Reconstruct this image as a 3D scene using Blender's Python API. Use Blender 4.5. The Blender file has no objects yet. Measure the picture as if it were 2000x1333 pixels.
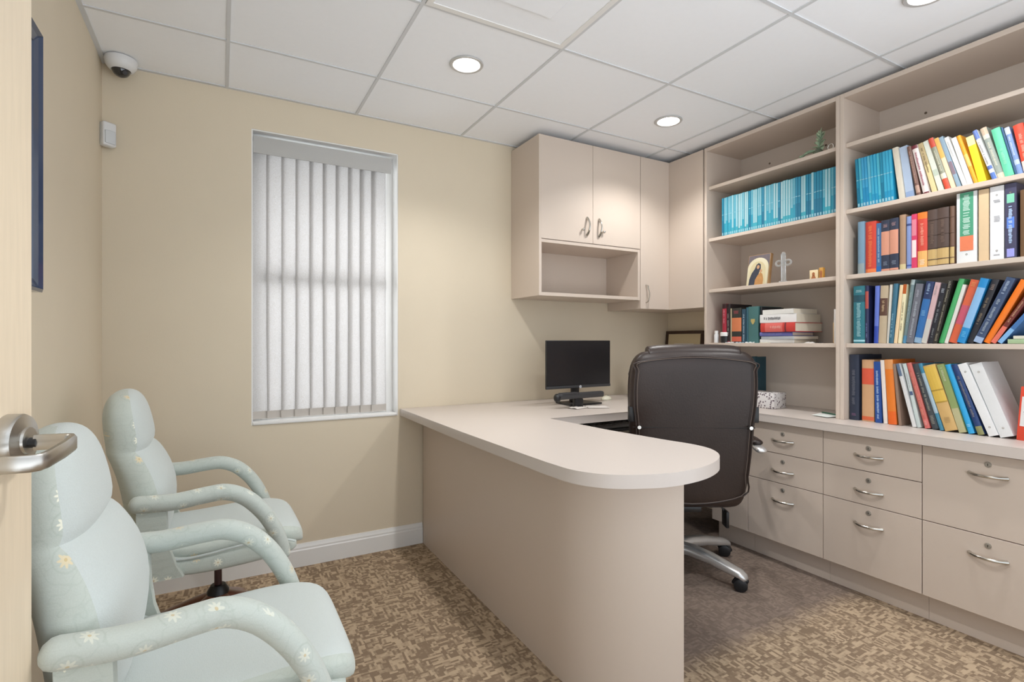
import bpy, bmesh, math, random
from mathutils import Vector, Matrix
R = math.radians
random.seed(7)
scene = bpy.context.scene
COL = scene.collection

# ------------------------------------------------------------------ camera
cam_d = bpy.data.cameras.new('camera'); cam = bpy.data.objects.new('camera', cam_d); COL.objects.link(cam)
cam_d.sensor_width = 36.0; cam_d.sensor_fit = 'HORIZONTAL'; cam_d.lens = 1022.0 / 2000.0 * 36.0
cam_d.clip_start = 0.02
cam.location = (0.0, 0.0, 1.1535); cam.rotation_euler = (R(90), 0, R(-29.06))
scene.camera = cam

# ------------------------------------------------------------------ view + world
scene.view_settings.view_transform = 'Standard'; scene.view_settings.look = 'None'
scene.view_settings.gamma = 1.0; scene.view_settings.use_curve_mapping = False
scene.view_settings.exposure = 0.57
w = bpy.data.worlds.new('world'); scene.world = w; w.use_nodes = True
bg = w.node_tree.nodes['Background']; bg.inputs[0].default_value = (0.875, 0.935, 1.0, 1); bg.inputs[1].default_value = 1.0
# added world fill through the open side, stronger from below to brighten the ceiling
_tc = w.node_tree.nodes.new('ShaderNodeTexCoord'); _sx = w.node_tree.nodes.new('ShaderNodeSeparateXYZ'); _mr = w.node_tree.nodes.new('ShaderNodeMapRange')
w.node_tree.links.new(_tc.outputs['Generated'], _sx.inputs[0]); w.node_tree.links.new(_sx.outputs[2], _mr.inputs[0]); w.node_tree.links.new(_mr.outputs[0], bg.inputs[1])
for _i, _v in ((1, -.5), (2, .35), (3, 2.15), (4, .8)): _mr.inputs[_i].default_value = _v

# ------------------------------------------------------------------ lamps
FLOOR, CEIL = 0.0, 2.371
XL, XR, YB, YF = -0.456, 2.94, 2.872, -1.0      # left, right, back wall and the open side behind the camera
LAMPS = [(0.945, 2.113), (2.165, 2.113), (2.165, 0.893), (0.945, 0.893)]
SPOT_W = 26.0
def lamp_spot(x, y):
    l = bpy.data.lights.new('downlight_beam', 'SPOT'); l.energy = SPOT_W; l.color = (1.0, 0.992, 0.982)
    l.spot_size = R(132); l.spot_blend = 0.62; l.shadow_soft_size = 0.045
    o = bpy.data.objects.new('downlight_beam', l); COL.objects.link(o); o.location = (x, y, CEIL - 0.004)
for _x, _y in LAMPS: lamp_spot(_x, _y)
# daylight falling on the window from outside
l = bpy.data.lights.new('daylight', 'AREA'); l.shape = 'RECTANGLE'; l.size = 1.6; l.size_y = 2.2; l.energy = 25; l.color = (0.93, 0.96, 1.0)
o = bpy.data.objects.new('daylight', l); COL.objects.link(o); o.location = (0.5, 3.9, 1.6); o.rotation_euler = (R(-90), 0, 0)

# ------------------------------------------------------------------ materials
def lin(h):
    h = h.lstrip('#'); c = [int(h[i:i+2], 16) / 255 for i in (0, 2, 4)]
    return tuple((x / 12.92 if x <= .04045 else ((x + .055) / 1.055) ** 2.4) for x in c)
MATS = {}
def mat(name, col, rough=0.6, metal=0.0, noise=0.0, nscale=30.0, bump=0.0, bscale=200.0, coat=0.0, spec=0.5, trans=0.0, emit=None, estr=0.0, stretch=None):
    if name in MATS: return MATS[name]
    m = bpy.data.materials.new(name); m.use_nodes = True; nt = m.node_tree; p = nt.nodes['Principled BSDF']
    c = lin(col) if isinstance(col, str) else col
    p.inputs['Base Color'].default_value = (*c, 1); p.inputs['Roughness'].default_value = rough; p.inputs['Metallic'].default_value = metal
    p.inputs['Specular IOR Level'].default_value = spec; p.inputs['Coat Weight'].default_value = coat
    p.inputs['Transmission Weight'].default_value = trans
    if emit: p.inputs['Emission Color'].default_value = (*lin(emit), 1); p.inputs['Emission Strength'].default_value = estr
    if noise or bump:
        tc = nt.nodes.new('ShaderNodeTexCoord'); mp = nt.nodes.new('ShaderNodeMapping'); nt.links.new(tc.outputs['Object'], mp.inputs[0])
        if stretch: mp.inputs['Scale'].default_value = stretch
    if noise:
        n = nt.nodes.new('ShaderNodeTexNoise'); n.inputs['Scale'].default_value = nscale; n.inputs['Detail'].default_value = 4
        nt.links.new(mp.outputs[0], n.inputs['Vector'])
        mx = nt.nodes.new('ShaderNodeMix'); mx.data_type = 'RGBA'
        mx.inputs[6].default_value = (*[x * (1 - noise) for x in c], 1); mx.inputs[7].default_value = (*[min(1, x * (1 + noise)) for x in c], 1)
        nt.links.new(n.outputs['Fac'], mx.inputs[0]); nt.links.new(mx.outputs[2], p.inputs['Base Color'])
    if bump:
        n2 = nt.nodes.new('ShaderNodeTexNoise'); n2.inputs['Scale'].default_value = bscale; n2.inputs['Detail'].default_value = 3
        nt.links.new(mp.outputs[0], n2.inputs['Vector'])
        b = nt.nodes.new('ShaderNodeBump'); b.inputs['Strength'].default_value = bump; b.inputs['Distance'].default_value = 0.002
        nt.links.new(n2.outputs['Fac'], b.inputs['Height']); nt.links.new(b.outputs[0], p.inputs['Normal'])
    MATS[name] = m; return m

WALL = mat('wall_paint', 'd8cbb4', 0.7, noise=.02, nscale=6, bump=.12, bscale=260)
CEILM = mat('ceiling_tile', 'f3f5f8', 0.9, noise=.015, nscale=40, bump=.15, bscale=400)
GRIDM = mat('ceiling_grid_metal', 'd0d2d4', 0.5)
LAM = mat('greige_laminate', 'ccbdaf', 0.42, noise=.012, nscale=90, bump=.03, bscale=500)
LAMIN = mat('greige_laminate_inner', 'ccc0b4', 0.5, noise=.012, nscale=90)
TOPM = mat('worktop_laminate', 'c9bfb7', 0.38, noise=.012, nscale=120, bump=.03, bscale=500)
WHITE = mat('white_gloss_paint', 'e6e5e2', 0.35)
PLAST = mat('white_plastic', 'dcdcdc', 0.4)
NICKEL = mat('satin_nickel', 'c9c6bf', 0.22, 1.0, bump=.04, bscale=300, stretch=(1, 1, 12))
BRUSH = mat('brushed_steel', 'bdbab4', 0.28, 1.0, bump=.05, bscale=200, stretch=(1, 1, 20))
ALU = mat('polished_aluminium', 'dededd', 0.33, .75)
BLACKP = mat('black_plastic', '1a1a1c', 0.4)
BLACKG = mat('black_gloss', '121214', 0.12, coat=.4)
DARK = mat('dark_gap', '2a241f', 0.8)
SCREEN = mat('screen_glass', '17171a', 0.25, spec=.6)
GREYP = mat('dark_grey_plastic', '3a3a3c', 0.45)
MAPLE = mat('maple_veneer', 'dfceb4', 0.4, noise=.10, nscale=9, stretch=(14, 14, .7), coat=.15)
BROWNW = mat('brown_stained_wood', '7a4c39', 0.35, noise=.25, nscale=14, stretch=(8, 8, 8), coat=.3)
MAROON = mat('dark_maroon_steel', '3a1c1a', 0.4)
LEATHER = mat('dark_brown_leather', '2c211d', 0.38, noise=.35, nscale=6, bump=.22, bscale=140, spec=.42)
PAGES = mat('book_pages', 'd9d0bd', 0.85, noise=.06, nscale=60, stretch=(1, 14, .3))
FRAMEM = mat('lacquer_blue_reflection', '2a3d5c', 0.22, coat=.6)  # blue in the base colour stands in for sky reflected in dark lacquer
WALNUT = mat('walnut_frame', '3d2618', 0.4, noise=.2, nscale=20, stretch=(1, 6, 6))
PAPER = mat('white_paper', 'dfdbd6', 0.8)

class NB:
    """tiny node-expression helper"""
    def __init__(s, m): s.m = m; s.nt = m.node_tree
    def n(s, t, **k):
        x = s.nt.nodes.new(t)
        for a, b in k.items(): setattr(x, a, b)
        return x
    def lk(s, a, b): s.nt.links.new(a, b)
    def math(s, op, a, b=None, c=None, clamp=False):
        x = s.n('ShaderNodeMath', operation=op); x.use_clamp = clamp
        for i, v in enumerate((a, b, c)):
            if v is None: continue
            if isinstance(v, (int, float)): x.inputs[i].default_value = v
            else: s.lk(v, x.inputs[i])
        return x.outputs[0]
    def mixc(s, f, a, b):
        x = s.n('ShaderNodeMix', data_type='RGBA')
        for i, v in ((0, f), (6, a), (7, b)):
            if isinstance(v, tuple): x.inputs[i].default_value = (*v, 1)
            elif isinstance(v, (int, float)): x.inputs[i].default_value = v
            else: s.lk(v, x.inputs[i])
        return x.outputs[2]
    def comb(s, x, y, z=0.0):
        c = s.n('ShaderNodeCombineXYZ')
        for i, v in enumerate((x, y, z)):
            if isinstance(v, (int, float)): c.inputs[i].default_value = v
            else: s.lk(v, c.inputs[i])
        return c.outputs[0]
    def noise(s, vec, scale, detail=2.0):
        x = s.n('ShaderNodeTexNoise'); x.inputs['Scale'].default_value = scale; x.inputs['Detail'].default_value = detail; s.lk(vec, x.inputs['Vector']); return x.outputs['Fac']
    def white(s, vec):
        x = s.n('ShaderNodeTexWhiteNoise', noise_dimensions='3D'); s.lk(vec, x.inputs['Vector']); return x.outputs['Value']

def carpet_material():
    m = bpy.data.materials.new('patterned_carpet'); m.use_nodes = True; b = NB(m); p = m.node_tree.nodes['Principled BSDF']
    tc = b.n('ShaderNodeTexCoord'); sx = b.n('ShaderNodeSeparateXYZ'); b.lk(tc.outputs['Object'], sx.inputs[0]); X, Y = sx.outputs[0], sx.outputs[1]
    wob = b.noise(tc.outputs['Object'], 22.0, 2.0); wob = b.math('MULTIPLY', b.math('SUBTRACT', wob, .5), .010)
    X = b.math('ADD', X, wob); Y = b.math('ADD', Y, wob)
    def cells(a, c, seed):
        fx = b.math('FLOOR', b.math('DIVIDE', X, a)); fy = b.math('FLOOR', b.math('DIVIDE', Y, c))
        return b.white(b.comb(fx, fy, seed))
    l1 = cells(.030, .0088, 1.0); l2 = cells(.0088, .030, 2.0); pick = cells(.0264, .0264, 3.0); small = cells(.0088, .0088, 4.0)
    sel = b.math('GREATER_THAN', pick, .5)
    v = b.math('ADD', b.math('MULTIPLY', l1, sel), b.math('MULTIPLY', l2, b.math('SUBTRACT', 1.0, sel)))
    v = b.math('ADD', b.math('MULTIPLY', v, .8), b.math('MULTIPLY', small, .2))
    f = b.math('MULTIPLY', b.math('SUBTRACT', v, .34), 2.4, clamp=True)
    fib = b.noise(tc.outputs['Object'], 900.0, 2.0)
    f = b.math('ADD', b.math('MULTIPLY', f, .85), b.math('MULTIPLY', fib, .2))
    c1 = b.mixc(f, lin('85715d'), lin('c3ac90'))
    # darker, greyer, lower-contrast carpet colour with soft edges around the office chair
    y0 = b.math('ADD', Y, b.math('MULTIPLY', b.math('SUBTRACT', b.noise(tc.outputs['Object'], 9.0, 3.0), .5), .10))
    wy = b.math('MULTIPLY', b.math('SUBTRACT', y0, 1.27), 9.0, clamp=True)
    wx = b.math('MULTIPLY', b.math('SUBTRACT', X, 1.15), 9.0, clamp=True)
    grey_zone = b.math('MULTIPLY', b.math('MULTIPLY', wx, wy), .92)
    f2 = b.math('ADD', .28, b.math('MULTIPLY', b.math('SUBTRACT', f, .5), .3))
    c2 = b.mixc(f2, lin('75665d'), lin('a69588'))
    col = b.mixc(grey_zone, c1, c2)
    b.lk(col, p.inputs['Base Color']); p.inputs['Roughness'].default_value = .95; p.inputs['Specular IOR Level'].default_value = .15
    bp = b.n('ShaderNodeBump'); bp.inputs['Strength'].default_value = .5; bp.inputs['Distance'].default_value = .003
    b.lk(b.math('ADD', fib, f), bp.inputs['Height']); b.lk(bp.outputs[0], p.inputs['Normal'])
    return m
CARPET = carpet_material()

def fabric_material(name, base, flowers, strength=.85):
    m = bpy.data.materials.new(name); m.use_nodes = True; b = NB(m); p = m.node_tree.nodes['Principled BSDF']
    tc = b.n('ShaderNodeTexCoord'); sx = b.n('ShaderNodeSeparateXYZ'); b.lk(tc.outputs['Object'], sx.inputs[0])
    X, Y, Z = sx.outputs
    weave = b.noise(tc.outputs['Object'], 420.0, 2.0); big = b.noise(tc.outputs['Object'], 5.0, 2.0)
    c0 = lin(base)
    col = b.mixc(weave, tuple(x * .93 for x in c0), tuple(min(1, x * 1.06) for x in c0))
    if flowers:
        g = b.n('ShaderNodeNewGeometry'); gs = b.n('ShaderNodeSeparateXYZ')
        vt = b.n('ShaderNodeVectorTransform', vector_type='NORMAL', convert_from='WORLD', convert_to='OBJECT'); b.lk(g.outputs['Normal'], vt.inputs[0]); b.lk(vt.outputs[0], gs.inputs[0])
        upish = b.math('GREATER_THAN', b.math('ABSOLUTE', gs.outputs[2]), .62)
        V = b.math('ADD', b.math('MULTIPLY', Y, upish), b.math('MULTIPLY', Z, b.math('SUBTRACT', 1.0, upish)))
        # walk the pattern round the side of a part so it does not smear on faces turned to the front
        U = b.math('ADD', X, b.math('MULTIPLY', Y, .45))
        S = 1 / .068
        vec = b.comb(b.math('MULTIPLY', U, S), b.math('MULTIPLY', V, S), 0.0)
        vo = b.n('ShaderNodeTexVoronoi', voronoi_dimensions='2D', feature='F1'); vo.inputs['Scale'].default_value = 1.0; vo.inputs['Randomness'].default_value = .7; b.lk(vec, vo.inputs['Vector'])
        su = b.n('ShaderNodeVectorMath', operation='SUBTRACT'); b.lk(vec, su.inputs[0]); b.lk(vo.outputs['Position'], su.inputs[1])
        ds = b.n('ShaderNodeSeparateXYZ'); b.lk(su.outputs[0], ds.inputs[0])
        ang = b.math('ARCTAN2', ds.outputs[1], ds.outputs[0]); r = vo.outputs['Distance']
        pr = b.math('ADD', .165, b.math('MULTIPLY', b.math('COSINE', b.math('MULTIPLY', ang, 8.0)), .045))
        fl = b.math('MULTIPLY', b.math('SUBTRACT', pr, r), 30.0, clamp=True)
        halo = b.math('SUBTRACT', 1.0, b.math('MULTIPLY', b.math('ABSOLUTE', b.math('SUBTRACT', r, .285)), 26.0, clamp=True))
        cs = b.n('ShaderNodeSeparateColor'); b.lk(vo.outputs['Color'], cs.inputs[0])
        keep = b.math('GREATER_THAN', cs.outputs[0], .15); fl = b.math('MULTIPLY', fl, keep)
        halo = b.math('MULTIPLY', b.math('MULTIPLY', halo, keep), .35)
        tone = b.mixc(b.math('GREATER_THAN', cs.outputs[1], .62), lin('eeecda'), lin('dccdaa'))
        col = b.mixc(halo, col, lin('a3ada2'))
        vines = b.noise(tc.outputs['Object'], 26.0, 1.0)
        vine = b.math('SUBTRACT', 1.0, b.math('MULTIPLY', b.math('ABSOLUTE', b.math('SUBTRACT', vines, .5)), 40.0, clamp=True))
        col = b.mixc(b.math('MULTIPLY', vine, .18), col, lin('98a59a'))
        col = b.mixc(b.math('MULTIPLY', fl, strength), col, tone)
        dot = b.math('MULTIPLY', b.math('LESS_THAN', r, .04), keep); col = b.mixc(b.math('MULTIPLY', dot, .6), col, lin('c2a870'))
    b.lk(col, p.inputs['Base Color']); p.inputs['Roughness'].default_value = .85; p.inputs['Sheen Weight'].default_value = .25
    p.inputs['Specular IOR Level'].default_value = .2
    bp = b.n('ShaderNodeBump'); bp.inputs['Strength'].default_value = .35; bp.inputs['Distance'].default_value = .002
    h = weave
    if flowers:
        mp = b.n('ShaderNodeMapping'); mp.inputs['Scale'].default_value = (3, 3, 30); b.lk(tc.outputs['Object'], mp.inputs[0])
        h = b.math('ADD', b.math('MULTIPLY', weave, .35), b.math('MULTIPLY', b.noise(mp.outputs[0], 1.6, 3.0), 2.2))
    b.lk(h, bp.inputs['Height']); b.lk(bp.outputs[0], p.inputs['Normal'])
    return m
FAB = fabric_material('mint_fabric_plain', 'c3cac7', False)
FABA = fabric_material('mint_fabric_faded_flowers', 'bcc3bc', True, .4)
FABF = fabric_material('mint_fabric_flowers', 'bbc2ba', True)

def blind_material():
    m = bpy.data.materials.new('blind_fabric'); m.use_nodes = True; b = NB(m); nt = m.node_tree
    nt.nodes.remove(nt.nodes['Principled BSDF']); out = nt.nodes['Material Output']
    tc = b.n('ShaderNodeTexCoord'); mp = b.n('ShaderNodeMapping'); mp.inputs['Scale'].default_value = (1, 1, .35); b.lk(tc.outputs['Object'], mp.inputs[0])
    mp2 = b.n('ShaderNodeMapping'); mp2.inputs['Scale'].default_value = (.25, .25, 1); b.lk(tc.outputs['Object'], mp2.inputs[0])
    n = b.math('ADD', b.math('MULTIPLY', b.noise(mp.outputs[0], 700.0, 2.0), .5), b.math('MULTIPLY', b.noise(mp2.outputs[0], 700.0, 2.0), .5))
    f = b.math('MULTIPLY', b.math('SUBTRACT', n, .36), 3.6, clamp=True)
    c = b.mixc(f, lin('d2cfcb'), lin('e9e8e8'))
    d = b.n('ShaderNodeBsdfDiffuse'); t = b.n('ShaderNodeBsdfTranslucent'); b.lk(c, d.inputs[0]); b.lk(c, t.inputs[0])
    mx = b.n('ShaderNodeMixShader'); mx.inputs[0].default_value = .52; b.lk(d.outputs[0], mx.inputs[1]); b.lk(t.outputs[0], mx.inputs[2])
    b.lk(mx.outputs[0], out.inputs[0]); return m
BLIND = blind_material()
def glass_material():
    m = bpy.data.materials.new('window_glass'); m.use_nodes = True; b = NB(m); nt = m.node_tree
    nt.nodes.remove(nt.nodes['Principled BSDF']); out = nt.nodes['Material Output']
    t = b.n('ShaderNodeBsdfTransparent'); g = b.n('ShaderNodeBsdfGlossy'); g.inputs['Roughness'].default_value = .02
    mx = b.n('ShaderNodeMixShader'); mx.inputs[0].default_value = .06; b.lk(t.outputs[0], mx.inputs[1]); b.lk(g.outputs[0], mx.inputs[2]); b.lk(mx.outputs[0], out.inputs[0]); return m
GLASS = glass_material()
CRYSTAL = mat('clear_crystal', 'f4f7f8', 0.05, trans=.8)
LENS = mat('lamp_lens', 'ffffff', 0.5, emit='fff8ee', estr=14.0)
def cm(hexc, rough=.5, noise=.04):
    return mat('cover_' + hexc, hexc, rough, noise=noise, nscale=60)

# ------------------------------------------------------------------ mesh builder
def catmull(pts, n=6, closed=False):
    P = [Vector(p) for p in pts]; out = []; N = len(P)
    for i in range(N if closed else N - 1):
        p1, p2 = P[i], P[(i + 1) % N]
        p0 = P[i - 1] if (closed or i > 0) else p1 + (p1 - p2)
        p3 = P[(i + 2) % N] if (closed or i + 2 < N) else p2 + (p2 - p1)
        for k in range(n):
            t = k / n
            out.append(0.5 * ((2 * p1) + (-p0 + p2) * t + (2 * p0 - 5 * p1 + 4 * p2 - p3) * t * t + (-p0 + 3 * p1 - 3 * p2 + p3) * t ** 3))
    if not closed: out.append(P[-1].copy())
    return out

class MB:
    def __init__(s): s.bm = bmesh.new()
    def box(s, x0, x1, y0, y1, z0, z1, bev=0.0, mi=0, M=None, seg=2):
        r = bmesh.ops.create_cube(s.bm, size=1.0); vs = r['verts']
        for v in vs: v.co = Vector(((x0 + x1) / 2 + v.co.x * (x1 - x0), (y0 + y1) / 2 + v.co.y * (y1 - y0), (z0 + z1) / 2 + v.co.z * (z1 - z0)))
        if M is not None:
            for v in vs: v.co = M @ v.co
        fs = set(f for v in vs for f in v.link_faces)
        for f in fs: f.material_index = mi
        if bev > 0:
            es = list(set(e for v in vs for e in v.link_edges))
            bmesh.ops.bevel(s.bm, geom=es, offset=bev, segments=seg, profile=.5, affect='EDGES', material=mi)
        return s
    def faces(s, verts, faces, mi=0):
        vs = [s.bm.verts.new(v) for v in verts]
        for f in faces:
            try: q = s.bm.faces.new([vs[i] for i in f]); q.material_index = mi
            except ValueError: pass
        return s
    def loft(s, rings, cap=True, mi=0, closed=False, mif=None):
        V = [[s.bm.verts.new(p) for p in r] for r in rings]; n = len(V[0]); m = len(V)
        for i in range(m if closed else m - 1):
            for k in range(n):
                a, b = V[i], V[(i + 1) % m]
                f = s.bm.faces.new((a[k], a[(k + 1) % n], b[(k + 1) % n], b[k])); f.material_index = mif(i, k) if mif else mi
        if cap and not closed:
            f = s.bm.faces.new(list(reversed(V[0]))); f.material_index = mi
            f = s.bm.faces.new(V[-1]); f.material_index = mi
        return s
    def tube(s, pts, rad, seg=12, closed=False, mi=0, flat=1.0, up=None, round_ends=False):
        P = [Vector(p) for p in pts]; n = len(P)
        rr = rad if isinstance(rad, (list, tuple)) else [rad] * n
        rings = []; ref = Vector(up) if up else None; prev = None
        for i in range(n):
            t = (P[(i + 1) % n] - P[i - 1]) if closed else (P[min(i + 1, n - 1)] - P[max(i - 1, 0)])
            t.normalize()
            if ref is not None: a = ref - t * ref.dot(t)
            elif prev is None: a = t.orthogonal()
            else: a = prev - t * prev.dot(t)
            a.normalize(); prev = a; b = t.cross(a)
            rings.append([P[i] + a * (math.cos(q) * rr[i]) + b * (math.sin(q) * rr[i] * flat) for q in [2 * math.pi * k / seg for k in range(seg)]])
        if round_ends and not closed:
            def endcap(c, ring, tdir, r):
                out = []
                for k in (0.45, 0.8, .97): out.append([c + (p - c) * math.sqrt(1 - k * k) + tdir * (k * r * .8) for p in ring])
                return out
            t0 = (P[0] - P[1]).normalized(); t1 = (P[-1] - P[-2]).normalized()
            rings = list(reversed(endcap(P[0], rings[0], t0, rr[0]))) + rings + endcap(P[-1], rings[-1], t1, rr[-1])
        return s.loft(rings, cap=True, mi=mi, closed=closed)
    def cyl(s, p0, p1, r0, r1=None, seg=20, mi=0):
        return s.tube([p0, p1], [r0, r0 if r1 is None else r1], seg=seg, mi=mi)
    def lathe(s, prof, c=(0, 0, 0), seg=32, mi=0, M=None, cap=False):
        rings = []
        for r, z in prof: rings.append([Vector((r * math.cos(2 * math.pi * k / seg), r * math.sin(2 * math.pi * k / seg), z)) for k in range(seg)])
        T = Matrix.Translation(c) @ (M if M is not None else Matrix())
        rings = [[T @ p for p in g] for g in rings]
        return s.loft(rings, cap=cap, mi=mi)
    def prism(s, poly, z0, z1, bev=0.0, mi=0, axis='z', M=None):
        def mk(p, z):
            v = Vector((p[0], p[1], z)) if axis == 'z' else (Vector((p[0], z, p[1])) if axis == 'y' else Vector((z, p[0], p[1])))
            return M @ v if M is not None else v
        a = [s.bm.verts.new(mk(p, z0)) for p in poly]; b = [s.bm.verts.new(mk(p, z1)) for p in poly]; n = len(poly); fs = []
        for i in range(n): fs.append(s.bm.faces.new((a[i], a[(i + 1) % n], b[(i + 1) % n], b[i])))
        fs.append(s.bm.faces.new(list(reversed(a)))); fs.append(s.bm.faces.new(b))
        for f in fs: f.material_index = mi
        if bev > 0:
            bm = s.bm; es = [e for e in set(e for v in a + b for e in v.link_edges) if (e.verts[0] in a) == (e.verts[1] in a)]
            bmesh.ops.bevel(bm, geom=es, offset=bev, segments=2, profile=.5, affect='EDGES', material=mi)
        return s
    def sphere(s, c, r, sx=1, sy=1, sz=1, seg=20, mi=0, M=None):
        q = bmesh.ops.create_uvsphere(s.bm, u_segments=seg, v_segments=max(8, seg // 2), radius=r)
        for v in q['verts']:
            v.co = Vector((v.co.x * sx, v.co.y * sy, v.co.z * sz))
            if M is not None: v.co = M @ v.co
            v.co += Vector(c)
        for f in set(f for v in q['verts'] for f in v.link_faces): f.material_index = mi
        return s
    def build(s, name, mats, parent=None, local=False, smooth=35, sub=0):
        """local=False: coordinates are world ones and are moved into the parent's frame"""
        bmesh.ops.recalc_face_normals(s.bm, faces=s.bm.faces)
        me = bpy.data.meshes.new(name); 
        if parent is not None and not local:
            root = parent; off = Vector((0, 0, 0))
            while root is not None: off += root.location; root = root.parent
            bmesh.ops.translate(s.bm, verts=s.bm.verts, vec=-off)
        s.bm.to_mesh(me); s.bm.free()
        for m in (mats if isinstance(mats, (list, tuple)) else [mats]): me.materials.append(m)
        if smooth:
            me.shade_smooth()
            if smooth < 180: me.set_sharp_from_angle(angle=R(smooth))
        o = bpy.data.objects.new(name, me); COL.objects.link(o)
        if parent is not None: o.parent = parent
        if sub:
            md = o.modifiers.new('smooth', 'SUBSURF'); md.levels = sub; md.render_levels = sub
        return o

def tag(o, label=None, cat=None, group=None, kind=None):
    if label: o['label'] = label
    if cat: o['category'] = cat
    if group: o['group'] = group
    if kind: o['kind'] = kind
    return o
def thing(name, label, cat, loc=(0, 0, 0), rz=0.0, group=None):
    o = bpy.data.objects.new(name, None); COL.objects.link(o); o.location = loc; o.rotation_euler = (0, 0, rz); o.empty_display_size = .05
    return tag(o, label, cat, group)
def dup(root, loc, rz=None, label=None):
    r = root.copy(); COL.objects.link(r); r.location = loc
    if rz is not None: r.rotation_euler = (0, 0, rz)
    if label: r['label'] = label
    for ch in list(root.children):
        c = ch.copy(); COL.objects.link(c); c.parent = r
        for g in list(ch.children):
            d = g.copy(); COL.objects.link(d); d.parent = c
    return r

# ================================================================== the room
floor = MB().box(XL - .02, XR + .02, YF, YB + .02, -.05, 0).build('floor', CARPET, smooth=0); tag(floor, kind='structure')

# window opening and walls
WX0, WX1, WZ0, WZ1 = 0.130, 0.866, 0.737, 2.200
def wall_with_hole():
    b = MB(); T = .16; y0, y1 = YB, YB + T; X0, X1, Z1 = XL - .1, XR + .1, CEIL + .06
    for y in (y0, y1):
        xs = [X0, WX0, WX1, X1]; zs = [0, WZ0, WZ1, Z1]; V = [(x, y, z) for z in zs for x in xs]
        F = [(i + 4 * j, i + 1 + 4 * j, i + 5 + 4 * j, i + 4 + 4 * j) for j in range(3) for i in range(3) if not (i == 1 and j == 1)]
        b.faces(V, F)
    A = [(WX0, WZ0), (WX1, WZ0), (WX1, WZ1), (WX0, WZ1)]; V = [(x, y, z) for y in (y0, y1) for x, z in A]
    b.faces(V, [(i, (i + 1) % 4, 4 + (i + 1) % 4, 4 + i) for i in range(4)])
    bmesh.ops.remove_doubles(b.bm, verts=b.bm.verts, dist=1e-5)
    A = [(X0, 0), (X1, 0), (X1, Z1), (X0, Z1)]
    b.faces([(x, y, z) for y in (y0, y1) for x, z in A], [(i, (i + 1) % 4, 4 + (i + 1) % 4, 4 + i) for i in range(4)])
    bmesh.ops.remove_doubles(b.bm, verts=b.bm.verts, dist=1e-5)
    return b.build('wall_back', WALL, smooth=0)
tag(wall_with_hole(), kind='structure')
DY0, DY1 = -.62, .205           # doorway in the left wall, towards the camera
wl = MB().box(XL - .12, XL, DY1, YB, 0, CEIL + .06)
tag(wl.build('wall_left', WALL, smooth=0), kind='structure')
tag(MB().box(XR, XR + .1, .38, YB, 0, CEIL + .06).build('wall_right', WALL, smooth=0), kind='structure')
# baseboards with a stepped moulded top
def baseboard(name, p0, p1, inward):
    prof = [(0, 0), (.014, 0), (.014, .082), (.0105, .088), (.0105, .096), (.006, .106), (.004, .115), (0, .115)]
    P0, P1 = Vector(p0), Vector(p1); n = Vector(inward); b = MB()
    b.loft([[P + n * a + Vector((0, 0, z)) for a, z in prof] for P in (P0, P1)])
    tag(b.build(name, WHITE, smooth=20), kind='structure')
baseboard('baseboard_back', (XL, YB, 0), (1.006, YB, 0), (0, -1, 0))
baseboard('baseboard_left', (XL, DY1 + .06, 0), (XL, YB - .015, 0), (1, 0, 0))
# door casing round the doorway beside the camera
cas = MB().box(XL - .13, XL + .012, DY1, DY1 + .055, 0, 2.17, .003)
tag(cas.build('trim_1', WHITE, smooth=20), kind='structure')

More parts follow.
